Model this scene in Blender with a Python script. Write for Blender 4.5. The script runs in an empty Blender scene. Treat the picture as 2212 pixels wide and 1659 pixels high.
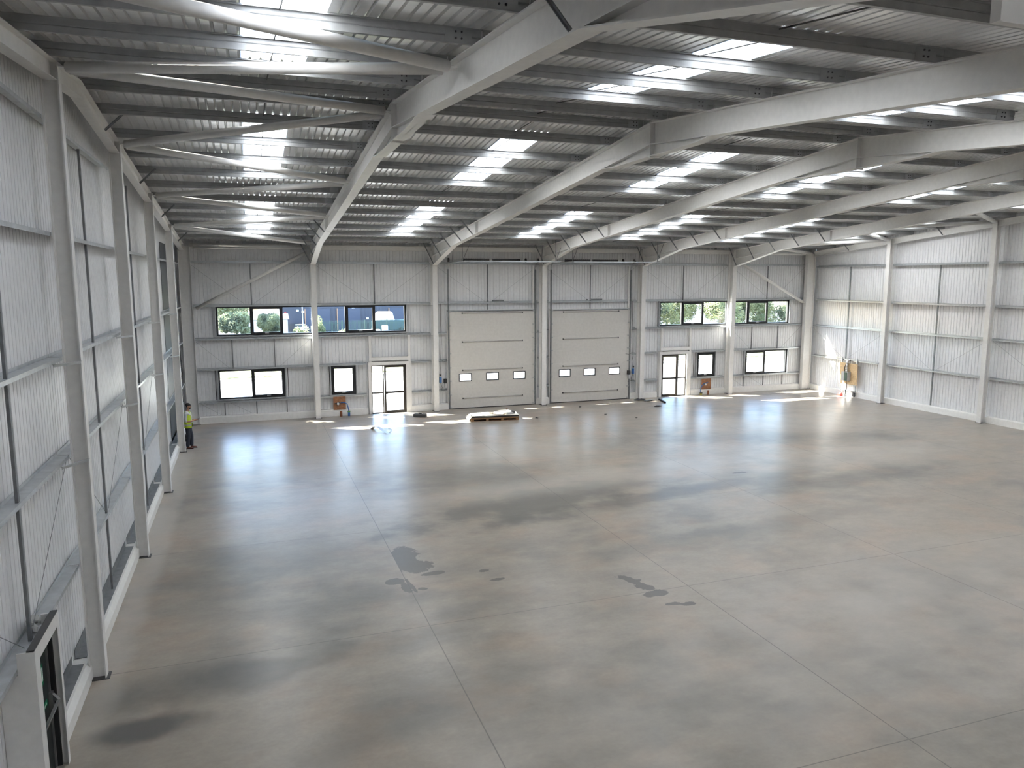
import bpy, math, random
from mathutils import Vector, Matrix
random.seed(7)
SC = bpy.context.scene
COL = SC.collection

# ------------------------------------------------------------------ camera
CAMP = Vector((2.912, -38.399, 6.86)); YAW, PIT, ROL, FPX = -19.238, -7.936, -0.071, 1631.107
a, b, r = [math.radians(v) for v in (YAW, PIT, ROL)]
FWD = Vector((-math.sin(a)*math.cos(b), math.cos(a)*math.cos(b), math.sin(b)))
RT = FWD.cross(Vector((0, 0, 1))).normalized(); UP = RT.cross(FWD)
RT, UP = RT*math.cos(r)+UP*math.sin(r), UP*math.cos(r)-RT*math.sin(r)
cd = bpy.data.cameras.new('camera'); cam = bpy.data.objects.new('camera', cd); COL.objects.link(cam)
M = Matrix((RT, UP, -FWD)).transposed().to_4x4(); M.translation = CAMP
cam.matrix_world = M
cd.sensor_fit = 'HORIZONTAL'; cd.sensor_width = 36; cd.lens = FPX/2212*36
cd.clip_start = 0.05; cd.clip_end = 600
SC.camera = cam

# ------------------------------------------------------------------ light
SC.view_settings.view_transform = 'Standard'; SC.view_settings.look = 'None'
SC.view_settings.gamma = 1; SC.view_settings.use_curve_mapping = False
SC.view_settings.exposure = 1.25
w = bpy.data.worlds.new('sky'); SC.world = w; w.use_nodes = True
nt = w.node_tree; nt.nodes.clear()
sky = nt.nodes.new('ShaderNodeTexSky'); sky.sky_type = 'NISHITA'; sky.sun_disc = False
SUN = Vector((-1.05, 0.75, 1.0)).normalized()
sky.sun_elevation = math.asin(SUN.z); sky.sun_rotation = math.atan2(SUN.x, SUN.y)
bg = nt.nodes.new('ShaderNodeBackground'); bg.inputs[1].default_value = 0.85
ow = nt.nodes.new('ShaderNodeOutputWorld')
nt.links.new(sky.outputs[0], bg.inputs[0]); nt.links.new(bg.outputs[0], ow.inputs[0])
sl = bpy.data.lights.new('sun', 'SUN'); sl.energy = 30; sl.angle = math.radians(0.53); sl.color = (1, .95, .86)
so = bpy.data.objects.new('sun', sl); COL.objects.link(so); so.location = (-20, 20, 30)
so.rotation_euler = SUN.to_track_quat('Z', 'Y').to_euler()
SC.cycles.max_bounces = 12; SC.cycles.diffuse_bounces = 7; SC.cycles.glossy_bounces = 4
SC.cycles.transmission_bounces = 8; SC.cycles.transparent_max_bounces = 12
SC.cycles.sample_clamp_indirect = 12; SC.cycles.use_denoising = True
SC.cycles.caustics_reflective = False; SC.cycles.caustics_refractive = False

# ------------------------------------------------------------------ materials
def mat(name, col, rough=.5, metal=0., spec=.5, noise=0., nscale=8., bump=0., bscale=40., coat=0.):
    m = bpy.data.materials.new(name); m.use_nodes = True; n = m.node_tree; p = n.nodes['Principled BSDF']
    p.inputs['Base Color'].default_value = (*col, 1); p.inputs['Roughness'].default_value = rough
    p.inputs['Metallic'].default_value = metal; p.inputs['Specular IOR Level'].default_value = spec
    geo = n.nodes.new('ShaderNodeNewGeometry')
    tx = n.nodes.new('ShaderNodeTexNoise'); tx.inputs['Scale'].default_value = nscale; tx.inputs['Detail'].default_value = 4
    n.links.new(geo.outputs['Position'], tx.inputs['Vector'])
    mr = n.nodes.new('ShaderNodeMapRange'); mr.inputs['From Min'].default_value = .3; mr.inputs['From Max'].default_value = .7
    amt = noise if noise else .04
    mr.inputs['To Min'].default_value = 1-amt; mr.inputs['To Max'].default_value = 1+amt
    n.links.new(tx.outputs['Fac'], mr.inputs['Value'])
    mx = n.nodes.new('ShaderNodeMix'); mx.data_type = 'RGBA'; mx.blend_type = 'MULTIPLY'; mx.inputs[0].default_value = 1
    mx.inputs[6].default_value = (*col, 1)
    n.links.new(mr.outputs[0], mx.inputs[7]); n.links.new(mx.outputs[2], p.inputs['Base Color'])
    if bump:
        t2 = n.nodes.new('ShaderNodeTexNoise'); t2.inputs['Scale'].default_value = bscale
        n.links.new(geo.outputs['Position'], t2.inputs['Vector'])
        bp = n.nodes.new('ShaderNodeBump'); bp.inputs['Strength'].default_value = bump; bp.inputs['Distance'].default_value = .01
        n.links.new(t2.outputs['Fac'], bp.inputs['Height']); n.links.new(bp.outputs[0], p.inputs['Normal'])
    return m
MW = mat('white_painted_steel', (.71, .70, .675), .5)
MG = mat('galvanised_steel', (.36, .37, .37), .55, .05, noise=.12, nscale=5)
MR = mat('galvanised_rail', (.46, .48, .49), .36, .5, noise=.12, nscale=6)
MGD = mat('dull_galvanised', (.20, .21, .215), .5, .4, noise=.15)
MLW = mat('wall_liner_white', (.715, .718, .722), .42, 0, .5)
MLR = mat('roof_liner', (.68, .685, .68), .28, .2, .6)
MK = mat('kerb_white', (.74, .73, .70), .6)
MD = mat('door_panel_warm_white', (.57, .55, .515), .55, bump=.15, bscale=120)
MB_ = mat('black_frame', (.012, .013, .015), .4)
MBR = mat('dark_brown_frame', (.035, .027, .02), .45)
MBK = mat('black_rubber', (.015, .015, .015), .7)
MDK = mat('dark_steel', (.07, .07, .07), .5, .3)
MDP = mat('dark_grey_panel', (.05, .055, .06), .5)
MPB = mat('brown_plywood', (.27, .12, .055), .6, noise=.3, nscale=12)
MPL = mat('birch_plywood', (.60, .43, .24), .6, noise=.18, nscale=9)
MWD = mat('pallet_wood', (.30, .17, .08), .75, noise=.35, nscale=14)
MTC = mat('terracotta', (.26, .09, .04), .8)
MBL = mat('blue_plastic', (.03, .13, .36), .4)
MGN = mat('green_plastic', (.12, .30, .08), .5)
MYL = mat('yellow_plastic', (.55, .45, .05), .5)
MRD = mat('red_plastic', (.45, .04, .03), .5)
MGY = mat('grey_box', (.42, .42, .42), .4)
MSL = mat('silver_foil', (.7, .7, .7), .25, .9, bump=.6, bscale=60)
MCR = mat('cream_sheet', (.80, .76, .66), .7)
MCB = mat('cardboard', (.34, .27, .19), .8, noise=.15)

def glass_mat():
    m = bpy.data.materials.new('window_glass'); m.use_nodes = True; n = m.node_tree; n.nodes.clear()
    o = n.nodes.new('ShaderNodeOutputMaterial'); mx = n.nodes.new('ShaderNodeMixShader')
    t = n.nodes.new('ShaderNodeBsdfTransparent'); t.inputs[0].default_value = (.93, .95, .96, 1)
    g = n.nodes.new('ShaderNodeBsdfGlossy'); g.inputs['Roughness'].default_value = .02
    f = n.nodes.new('ShaderNodeFresnel'); f.inputs[0].default_value = 1.45
    ge = n.nodes.new('ShaderNodeNewGeometry'); iv = n.nodes.new('ShaderNodeMath'); iv.operation = 'SUBTRACT'; iv.inputs[0].default_value = 1; n.links.new(ge.outputs['Backfacing'], iv.inputs[1])
    mu = n.nodes.new('ShaderNodeMath'); mu.operation = 'MULTIPLY'; n.links.new(f.outputs[0], mu.inputs[0]); n.links.new(iv.outputs[0], mu.inputs[1])
    n.links.new(mu.outputs[0], mx.inputs[0]); n.links.new(t.outputs[0], mx.inputs[1]); n.links.new(g.outputs[0], mx.inputs[2])
    n.links.new(mx.outputs[0], o.inputs[0]); return m
MGL = glass_mat()
def sky_mat():
    m = bpy.data.materials.new('translucent_rooflight'); m.use_nodes = True; n = m.node_tree; n.nodes.clear()
    o = n.nodes.new('ShaderNodeOutputMaterial'); mx = n.nodes.new('ShaderNodeMixShader'); mx.inputs[0].default_value = .25
    t = n.nodes.new('ShaderNodeBsdfTranslucent'); t.inputs[0].default_value = (.91, .92, .92, 1)
    d = n.nodes.new('ShaderNodeBsdfDiffuse'); d.inputs[0].default_value = (.85, .87, .88, 1)
    n.links.new(t.outputs[0], mx.inputs[1]); n.links.new(d.outputs[0], mx.inputs[2]); n.links.new(mx.outputs[0], o.inputs[0]); return m
MSK = sky_mat()

def floor_mat():
    m = bpy.data.materials.new('power_floated_concrete'); m.use_nodes = True; n = m.node_tree; p = n.nodes['Principled BSDF']
    N = n.nodes.new; L = n.links.new
    geo = N('ShaderNodeNewGeometry'); sep = N('ShaderNodeSeparateXYZ'); L(geo.outputs['Position'], sep.inputs[0])
    def noise(scale, detail=5, stretch=None, rough=.55, off=(0, 0, 0), dist=0.):
        mp = N('ShaderNodeMapping'); mp.inputs['Location'].default_value = off
        mp.inputs['Scale'].default_value = stretch or (1, 1, 1)
        L(geo.outputs['Position'], mp.inputs[0]); t = N('ShaderNodeTexNoise')
        t.inputs['Scale'].default_value = scale; t.inputs['Detail'].default_value = detail; t.inputs['Roughness'].default_value = rough
        t.inputs['Distortion'].default_value = dist
        L(mp.outputs[0], t.inputs['Vector']); return t.outputs['Fac']
    def rng(v, a0, a1, b0, b1, smooth=False):
        mr = N('ShaderNodeMapRange'); mr.interpolation_type = 'SMOOTHSTEP' if smooth else 'LINEAR'
        for k, x in zip(('From Min', 'From Max', 'To Min', 'To Max'), (a0, a1, b0, b1)): mr.inputs[k].default_value = x
        L(v, mr.inputs[0]); return mr.outputs[0]
    def mth(op, x, y=None, z=None):
        q = N('ShaderNodeMath'); q.operation = op
        for i, v in enumerate((x, y, z)):
            if v is None: continue
            if isinstance(v, (int, float)): q.inputs[i].default_value = v
            else: L(v, q.inputs[i])
        return q.outputs[0]
    def mix(fac, c1, c2, mode='MIX'):
        q = N('ShaderNodeMix'); q.data_type = 'RGBA'; q.blend_type = mode
        if isinstance(fac, (int, float)): q.inputs[0].default_value = fac
        else: L(fac, q.inputs[0])
        for i, c in ((6, c1), (7, c2)):
            if isinstance(c, tuple): q.inputs[i].default_value = (*c, 1)
            else: L(c, q.inputs[i])
        return q.outputs[2]
    big = noise(.16, 3, (1, 1.2, 1), .5, (3, 5, 0))
    mid = noise(.8, 4, (.9, 1.25, 1), .5, (1, 9, 0))
    fine = noise(14, 3, (.9, 1.1, 1), .5)
    col = mix(rng(big, .35, .65, 0, 1, True), FC1, FC2)
    col = mix(rng(mid, .32, .7, 0, .75, True), col, FC3)
    peach = mth('MULTIPLY', rng(noise(.6, 3, (1, 1.3, 1), .5, (20, 3, 0)), .45, .75, 0, .42, True), 1)
    col = mix(peach, col, FC4)
    v = mth('MULTIPLY', rng(fine, .25, .75, .95, 1.05), rng(noise(3.2, 6, (.8, 1.3, 1), .6, (5, 2, 0)), .25, .75, .90, 1.10))
    col = mix(1.0, col, v, 'MULTIPLY')
    X, Y = sep.outputs[0], sep.outputs[1]
    wob = rng(noise(2.4, 8, None, .68, (7, 7, 0)), .3, .7, -1, 1); wob2 = rng(noise(.9, 4, None, .5, (7, 7, 0)), .3, .7, -1, 1)
    def blob(cx, cy, rx, ry, rot, amp, soft, wb=None):
        c, s = math.cos(rot), math.sin(rot)
        dx = mth('SUBTRACT', X, cx); dy = mth('SUBTRACT', Y, cy)
        u = mth('DIVIDE', mth('ADD', mth('MULTIPLY', dx, c), mth('MULTIPLY', dy, s)), rx)
        q = mth('DIVIDE', mth('SUBTRACT', mth('MULTIPLY', dy, c), mth('MULTIPLY', dx, s)), ry)
        d = mth('SQRT', mth('ADD', mth('MULTIPLY', u, u), mth('MULTIPLY', q, q)))
        d = mth('ADD', d, mth('MULTIPLY', wb or wob, amp))
        return rng(d, 1-soft, 1+soft, 1, 0, True)
    # broad burnished and weathered areas
    for cx, cy, rx, ry, rot, amp, soft, k in FLOOR_AREAS:
        f = mth('MULTIPLY', blob(cx, cy, rx, ry, rot, amp, soft, wob2), k)
        col = mix(f, col, (.095, .095, .09))
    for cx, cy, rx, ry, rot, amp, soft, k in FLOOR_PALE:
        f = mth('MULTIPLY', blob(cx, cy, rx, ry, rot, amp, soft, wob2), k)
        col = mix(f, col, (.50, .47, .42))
    # sharp damp stains
    st = None
    for cx, cy, rx, ry, rot, amp, right in FLOOR_STAINS:
        f = blob(cx, cy, rx, ry, rot, amp*.8, .05)
        if right: f = mth('MULTIPLY', f, mth('GREATER_THAN', X, 6.06))
        st = f if st is None else mth('MAXIMUM', st, f)
    col = mix(mth('MULTIPLY', st, .85), col, (.10, .095, .09))
    # saw cut joints, 6 m grid
    def line(v, c, hw): return mth('LESS_THAN', mth('ABSOLUTE', mth('SUBTRACT', v, c)), hw)
    jn = None
    for xx in (6.06, 12.0, 17.95, 23.9, 29.9):
        q = line(X, xx, .011); jn = q if jn is None else mth('MAXIMUM', jn, q)
    for yy in (-6.0, -12.1, -18.3, -24.38, -30.45, -36.5):
        jn = mth('MAXIMUM', jn, line(Y, yy, .009))
    col = mix(mth('MULTIPLY', jn, .6), col, (.10, .095, .09))
    L(col, p.inputs['Base Color'])
    rg = rng(noise(1.1, 6, (.8, 1.4, 1), .65, (4, 4, 0)), .3, .7, .285, .34)
    rg = mth('SUBTRACT', rg, mth('MULTIPLY', st, .0))
    L(rg, p.inputs['Roughness']); p.inputs['Specular IOR Level'].default_value = .33
    return m
FC1, FC2, FC3, FC4 = (.205, .190, .168), (.315, .280, .235), (.35, .312, .258), (.40, .285, .20)
FLOOR_AREAS = [(1.05, -26.35, .75, .33, .1, .35, .45, 0.85), (2.6, -25.2, 2.0, .5, .15, .5, .6, 0.56), (1.5, -24.9, 1.2, .5, .1, .4, .6, 0.38),
               (11.0, -17.2, 3.4, 1.3, .25, .6, .6, 0.69), (9.8, -13.5, 2.6, 1.6, -.3, .6, .7, 0.44), (15.5, -17.8, 5.5, .45, .16, .5, .7, 0.56),
               (22.5, -18.2, 5., .55, .1, .4, .7, 0.50), (5.0, -27.4, 1.8, .5, .3, .6, .7, 0.38), (3., -19.5, 2.2, 1.5, .2, .6, .7, 0.31),
               (24, -11.5, 5., 1.0, -.25, .5, .8, 0.44), (16.5, -21.5, 6., .5, .12, .5, .7, 0.31)]
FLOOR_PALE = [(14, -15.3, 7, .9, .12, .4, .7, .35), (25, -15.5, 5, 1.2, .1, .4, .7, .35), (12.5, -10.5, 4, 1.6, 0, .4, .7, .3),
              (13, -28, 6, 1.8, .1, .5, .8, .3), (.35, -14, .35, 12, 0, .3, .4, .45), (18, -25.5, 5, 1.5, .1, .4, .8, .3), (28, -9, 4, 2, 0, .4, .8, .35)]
FLOOR_STAINS = [(6.25, -20.55, .42, .85, -.18, .45, 1), (6.45, -21.25, .38, .36, .2, .5, 1), (6.78, -21.75, .3, .11, .1, .4, 0),
                (5.82, -21.95, .2, .2, .3, .6, 0), (5.98, -22.35, .12, .3, .1, .6, 0), (6.3, -22.55, .12, .1, 0, .6, 0), (6.12, -22.35, .05, .45, .12, .5, 0),
                (7.95, -22.0, .12, .07, 0, .8, 0), (8.05, -22.6, .16, .07, 0, .8, 0), (10.9, -23.6, .14, .3, .5, .8, 0), (11.05, -24.1, .16, .26, .4, .7, 0),
                (11.12, -24.5, .3, .16, .2, .5, 0), (11.15, -25.1, .22, .09, 0, .8, 0), (11.5, -25.2, .16, .07, 0, .8, 0), (19.3, -16.3, .3, .1, 0, .8, 0)]
MFL = floor_mat()

# ------------------------------------------------------------------ helpers
class MB:
    def __init__(s): s.v = []; s.f = []
    def add(s, vs, fs):
        o = len(s.v); s.v += [tuple(v) for v in vs]; s.f += [tuple(i+o for i in f) for f in fs]; return s
    def box(s, x0, x1, y0, y1, z0, z1):
        vs = [(x, y, z) for z in (z0, z1) for y in (y0, y1) for x in (x0, x1)]
        return s.add(vs, [(0, 2, 3, 1), (4, 5, 7, 6), (0, 1, 5, 4), (2, 6, 7, 3), (0, 4, 6, 2), (1, 3, 7, 5)])
    def prism(s, poly, lo, hi, ax):
        n = len(poly)
        def P(q, t): return (t, q[0], q[1]) if ax == 'x' else (q[0], t, q[1]) if ax == 'y' else (q[0], q[1], t)
        vs = [P(q, lo) for q in poly]+[P(q, hi) for q in poly]
        return s.add(vs, [tuple(range(n-1, -1, -1)), tuple(range(n, 2*n))]+[(i, (i+1) % n, n+(i+1) % n, n+i) for i in range(n)])
    def bar(s, p, q, w, h, up=(0, 0, 1)):
        p, q = Vector(p), Vector(q); d = (q-p).normalized(); u = Vector(up)
        if abs(d.dot(u)) > .98: u = Vector((0, 1, 0))
        sx = d.cross(u).normalized()*w/2; sy = sx.cross(d).normalized()*h/2
        vs = [e+i*sx+j*sy for e in (p, q) for i, j in ((-1, -1), (1, -1), (1, 1), (-1, 1))]
        return s.add(vs, [(0, 1, 2, 3), (7, 6, 5, 4), (0, 4, 5, 1), (1, 5, 6, 2), (2, 6, 7, 3), (3, 7, 4, 0)])
    def tube(s, pts, rad, n=12, cap=True):
        pts = [Vector(p) for p in pts]; rs = rad if isinstance(rad, (list, tuple)) else [rad]*len(pts)
        rings = []; prev = None
        for i, p in enumerate(pts):
            d = (pts[min(i+1, len(pts)-1)]-pts[max(i-1, 0)]).normalized()
            u = prev if prev is not None else (Vector((0, 0, 1)) if abs(d.z) < .9 else Vector((1, 0, 0)))
            sx = d.cross(u).normalized(); sy = sx.cross(d).normalized(); prev = sy
            rings.append([p+(sx*math.cos(t)+sy*math.sin(t))*rs[i] for t in [2*math.pi*k/n for k in range(n)]])
        vs = [v for rg in rings for v in rg]; fs = []
        for i in range(len(pts)-1):
            for k in range(n): fs.append((i*n+k, i*n+(k+1) % n, (i+1)*n+(k+1) % n, (i+1)*n+k))
        if cap: fs += [tuple(range(n-1, -1, -1)), tuple(range((len(pts)-1)*n, len(pts)*n))]
        return s.add(vs, fs)
    def obj(s, name, m, parent=None, loc=None, rz=0, smooth=False, bevel=0):
        me = bpy.data.meshes.new(name); org = Vector(loc) if loc is not None else Vector((0, 0, 0))
        me.from_pydata([tuple(Vector(v)-org) for v in s.v] if loc is not None else s.v, [], s.f); me.update()
        me.materials.append(m)
        if smooth: me.polygons.foreach_set('use_smooth', [True]*len(me.polygons))
        o = bpy.data.objects.new(name, me); COL.objects.link(o)
        if loc is not None: o.location = org
        if parent is not None:
            o.parent = parent
            if loc is None: o.matrix_parent_inverse = parent.matrix_basis.inverted()
        if bevel:
            bm = o.modifiers.new('bevel', 'BEVEL'); bm.width = bevel; bm.segments = 2; bm.limit_method = 'ANGLE'
        return o
def tag(o, label=None, cat=None, group=None, kind=None):
    for k, v in (('label', label), ('category', cat), ('group', group), ('kind', kind)):
        if v: o[k] = v
    return o
def empty(name, loc, label, cat, group=None):
    o = bpy.data.objects.new(name, None); COL.objects.link(o); o.location = loc; o.empty_display_size = .2
    return tag(o, label, cat, group)
def struct(o): o['kind'] = 'structure'; return o
def seen(pts, mg=.03):
    for p in pts:
        d = Vector(p)-CAMP; z = d.dot(FWD)
        if z < .3: continue
        u = d.dot(RT)/z*FPX; v = d.dot(UP)/z*FPX
        if abs(u) < 1106*(1+mg) and abs(v) < 829*(1+mg): return True
    return False
def lerp(p, q, n=9): return [Vector(p).lerp(Vector(q), i/(n-1)) for i in range(n)]
def box(name, m, dims, parent=None, bevel=0): return MB().box(*dims).obj(name, m, parent, bevel=bevel)

# ------------------------------------------------------------------ building geometry
S = 6.0; YR = -22.4; SL = .0875; YV = -36.0; YE = -60.0
def T(y):   # top of rafters
    return 10.43-SL*abs(y-YR) if y > YV else 9.24+SL*(YV-y) if y > -49.6 else 10.43-SL*(-49.6-y)
HP = .19
def RP(y): return T(y)+HP     # underside of roof liner
BAYS = ['left corner bay', 'left glass door bay', 'left roller door bay', 'right roller door bay', 'right glass door bay', 'right corner bay']
ORD = ['first', 'second', 'third', 'fourth', 'fifth', 'sixth', 'seventh', 'eighth', 'ninth', 'tenth', 'eleventh', 'twelfth', 'thirteenth']
FRM = ['left of the left glass door', 'left of the left roller door', 'between the two roller doors', 'right of the right roller door', 'nearest the right corner']
PT = 1/6
WX0, WX1, WY = -.2, 36.2, .2

# floor and ground
struct(box('floor', MFL, (WX0-.1, WX1+.1, YE-.1, .3, -.2, 0)))

# ribbed walls: profile with narrow grooves pointing outwards
def ribbed(name, m, axis, plane, out, s0, s1, ztop, holes=()):
    mb = MB(); n = int(round((s1-s0)/PT))
    prof = [(0, 0), (.138, 0), (.144, .018), (.159, .018)]
    cuts = sorted({h[i] for h in holes for i in (0, 1)})
    def P(t, d, z): return (t, plane+out*d, z) if axis == 'x' else (plane+out*d, t, z)
    for i in range(n):
        t0 = s0+i*PT; cx = t0+PT/2
        spans = [(0., None)]
        for h in holes:
            if h[0] <= cx <= h[1]:
                ns = []
                for a0, a1 in spans:
                    top = 1e9 if a1 is None else a1
                    if h[3] <= a0 or h[2] >= top: ns.append((a0, a1)); continue
                    if h[2] > a0: ns.append((a0, h[2]))
                    if h[3] < top: ns.append((h[3], a1))
                spans = ns
        pp = [(t0+a_, d_) for a_, d_ in prof]+[(t0+PT, 0)]
        for a0, a1 in spans:
            for (ta, da), (tb, db) in zip(pp, pp[1:]):
                za, zb = (ztop(ta), ztop(tb)) if a1 is None else (a1, a1)
                vs = [P(ta, da, a0), P(tb, db, a0), P(tb, db, zb), P(ta, da, za)]
                mb.add(vs, [(0, 1, 2, 3)])
    return mb.obj(name, m)
G = lambda v: round(v/PT)*PT
WIN = {'UW1': (1.5, 10.57, 4.17, 5.57), 'LW1': (1.46, 4.5, 1.12, 2.53), 'SW1': (6.74, 7.93, 1.08, 2.53), 'D1': (8.6, 10.66, 0, 2.5),
       'UW2': (25.38, 34.4, 4.13, 5.53), 'LW2': (31.35, 34.42, 1.06, 2.5), 'SW2': (27.97, 29.2, 1.07, 2.5), 'D2': (25.4, 27.36, 0, 2.48),
       'RD1': (12.87, 17.55, 0, 5.13), 'RD2': (18.63, 23.33, 0, 5.1)}
def hole(k, g=.0):
    x0, x1, z0, z1 = WIN[k]; return (math.ceil((x0+g)/PT-1e-6)*PT, math.floor((x1-g)/PT+1e-6)*PT, z0+.02 if z0 else -1, z1-.02)
wf = struct(ribbed('wall_far', MLW, 'x', WY, 1, 0-PT, 36+PT, lambda x: RP(0)+.05, [hole(k) for k in WIN]))
struct(ribbed('wall_left', MLW, 'y', WX0, -1, -60, 0, lambda y: RP(y)+.05))
struct(ribbed('wall_right', MLW, 'y', WX1, 1, -60, 0, lambda y: RP(y)+.05))
struct(box('wall_back', MLW, (WX0, WX1, YE-.2, YE, 0, 9.7)))
for nm, dm in (('trim_1', (WX0-.06, WX0+.06, .01, WY+.32, 0, 8.8)), ('trim_2', (WX1-.06, WX1+.06, .01, WY+.32, 0, 8.8))):
    struct(box(nm, MLW, dm))

# roof liner with rooflight openings
STR = [18, 55, 92, 125, 161, 198]
LIT = [(-20.28, -14.72), (-11.0, -3.62), (-30.15, -24.85)]
LIT2 = [(-57, -51.6), (-47.5, -42), ]
def roofstrip(mb, i, y0, y1, lift=0.):
    x0 = i*PT; pp = [(0, 0), (.116, 0), (.131, .034), (.152, .034), (PT, 0)]
    for (xa, da), (xb, db) in zip(pp, pp[1:]):
        mb.add([(x0+xa, y0, RP(y0)+da+lift), (x0+xb, y0, RP(y0)+db+lift), (x0+xb, y1, RP(y1)+db+lift), (x0+xa, y1, RP(y1)+da+lift)], [(0, 1, 2, 3)])
rf = MB()
for i in range(-2, 218):
    lit = any(s <= i < s+6 for s in STR)
    cuts = [WY+.3, YR, YV, -49.6, YE]
    segs = list(zip(cuts, cuts[1:]))
    if lit:
        out = []
        for a0, a1 in segs:
            cur = a0
            for l0, l1 in sorted(LIT+LIT2, key=lambda t: -t[1]):
                if l1 <= a0 and l0 >= a1:
                    out.append((cur, l1)); cur = l0
            out.append((cur, a1))
        segs = out
    for a0, a1 in segs: roofstrip(rf, i, a0, a1)
struct(rf.obj('ceiling', MLR))
def ordn(k): return ORD[k]
for bi, s in enumerate(STR):
    for li, (l0, l1) in enumerate(LIT+LIT2):
        mb = MB()
        for i in range(s, s+6): roofstrip(mb, i, l1, l0)
        o = mb.obj('rooflight', MSK)
        if li < 3 and not seen([(s*PT+.5, l0+(l1-l0)*k/6, RP(l0+(l1-l0)*k/6)) for k in range(7)]):
            struct(o); o.name = 'ceiling_rooflight_panel'
        elif li >= 3: struct(o); o.name = 'ceiling_rooflight_panel'
        else:
            tag(o, f"bright translucent rooflight strip over the {BAYS[bi]}, " + ('far slope, nearer the ridge', 'far slope, nearer the eaves', 'near slope')[li], 'rooflight', 'translucent rooflights')

# ------------------------------------------------------------------ primary frames
def ibeam_v(mb, x0, x1, y0, y1, z0, z1, webaxis, tf=.02, tw=.012):
    # vertical I section; webaxis = direction the web spans
    if webaxis == 'y':
        xc = (x0+x1)/2
        mb.box(x0, x1, y0, y0+tf, z0, z1); mb.box(x0, x1, y1-tf, y1, z0, z1); mb.box(xc-tw/2, xc+tw/2, y0+tf, y1-tf, z0, z1)
    else:
        yc = (y0+y1)/2
        mb.box(x0, x0+tf, y0, y1, z0, z1); mb.box(x1-tf, x1, y0, y1, z0, z1); mb.box(x0+tf, x1-tf, yc-tw/2, yc+tw/2, z0, z1)
    return mb
def plate_yz(mb, pts, x0, x1): return mb.prism(pts, x0, x1, 'x')
def flange_yz(mb, pts, x0, x1, th):
    for (y0, z0), (y1, z1) in zip(pts, pts[1:]):
        mb.prism([(y0, z0), (y1, z1), (y1, z1+th), (y0, z0+th)], x0, x1, 'x')
for k in range(1, 6):
    x = k*S; root = empty('steel_column', (x, -.24, 0), 'white I-section column against the far wall ' + FRM[k-1], 'column', 'white columns along the far wall')
    ibeam_v(MB(), x-.13, x+.13, -.48, 0, .012, 8.45, 'y').obj('shaft', MW, root)
    box('base_plate', MDK, (x-.16, x+.16, -.53, .04, 0, .014), root)
    mb = MB()
    for sx in (-1, 1):
        for zz in (7.54, 8.3): mb.box(min(x+sx*.008, x+sx*.12), max(x+sx*.008, x+sx*.12), -.46, -.02, zz, zz+.015)
    mb.obj('stiffener', MW, root)
def fly(mb, p, q): mb.bar(p, q, .05, .012); mb.bar(Vector(p)+Vector((0, .02, 0)), Vector(q)+Vector((0, .02, 0)), .012, .05)
for k in range(1, 6):
    x = k*S; root = empty('portal_rafter', (x, YR, T(YR)), 'white haunched portal rafter over the column ' + FRM[k-1], 'rafter', 'white portal rafters')
    W = .125
    yN = -35.85
    top = [(-.48, T(-.48)), (YR, T(YR)), (yN, T(yN))]; dp = .5
    bot = [(y, z-dp) for y, z in top]
    mb = MB(); plate_yz(mb, top+bot[::-1], x-.006, x+.006)
    flange_yz(mb, [(y, z-.018) for y, z in top], x-W, x+W, .018); flange_yz(mb, bot, x-W, x+W, .018)
    mb.obj('beam', MW, root)
    # eaves haunches
    mb = MB(); h0 = (-4.4, T(-4.4)-dp); h1 = (-.49, 7.54)
    plate_yz(mb, [h0, h1, (-.49, T(-.49)-dp)], x-.006, x+.006); flange_yz(mb, [h0, h1], x-W, x+W, .018)
    mb.obj('haunch', MW, root)
    mb = MB(); h0 = (-31.75, T(-31.75)-dp); h1 = (yN, 8.12)
    plate_yz(mb, [h0, h1, (yN, T(yN)-dp)], x-.006, x+.006); flange_yz(mb, [h0, h1], x-W, x+W, .018)
    mb.obj('haunch', MW, root)
    mb = MB(); zb = 9.665
    e0, e1 = (-19.9, T(-19.9)-dp), (-24.9, T(-24.9)-dp)
    plate_yz(mb, [e0, (-20.5, zb), (-24.3, zb), e1, (YR, T(YR)-dp)], x-.006, x+.006)
    flange_yz(mb, [e0, (-20.5, zb), (-24.3, zb), e1], x-W, x+W, .018)
    mb.obj('apex_haunch', MW, root)
    mb = MB(); mb.box(x-W, x+W, YR-.02, YR+.02, zb-.03, T(YR)+.0)
    mb.obj('apex_plate', MW, root)
    for yy in (-8.15,):
        MB().box(x-W+.004, x+W-.004, yy-.012, yy+.012, T(yy)-dp-.01, T(yy)).obj('splice_plate', MW, root)
    MB().box(x-W, x+W, yN-.02, yN, 8.11, T(yN)).obj('end_plate', MW, root)
    MB().box(x-W, x+W, -.505, -.485, 7.5, T(-.48)).obj('end_plate', MW, root)
    for yy in (-.75, -2.35, -4.15, -6.0, -7.85)+((-31.6,) if k == 1 else ()):
        zt = T(yy)+.1; zb2 = T(yy)-dp+.02
        if -4.4 < yy: zb2 = 7.56+(yy+.49)/(-3.91)*(T(-4.4)-dp-7.54)
        p, q = (x-.62, yy+.03, zt), (x-.13, yy, zb2)
        if seen([p, q]):
            m_ = MB(); fly(m_, p, q); m_.obj('fly_brace', MGD, root)
# valley beam that the near ends of the rafters land on
root = empty('valley_beam', (6, -36.0, 7.95), 'white deep valley beam whose square end shows in the top right corner', 'beam')
mb = MB(); mb.box(5.955, 35.2, -35.91, -35.89, 7.945, 9.2); mb.box(5.955, 35.2, -35.91, -35.87, 7.93, 7.945)
mb.obj('beam', MW, root); box('end_plate', MW, (5.945, 5.955, -35.92, -35.87, 7.93, 9.22), root)

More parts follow.
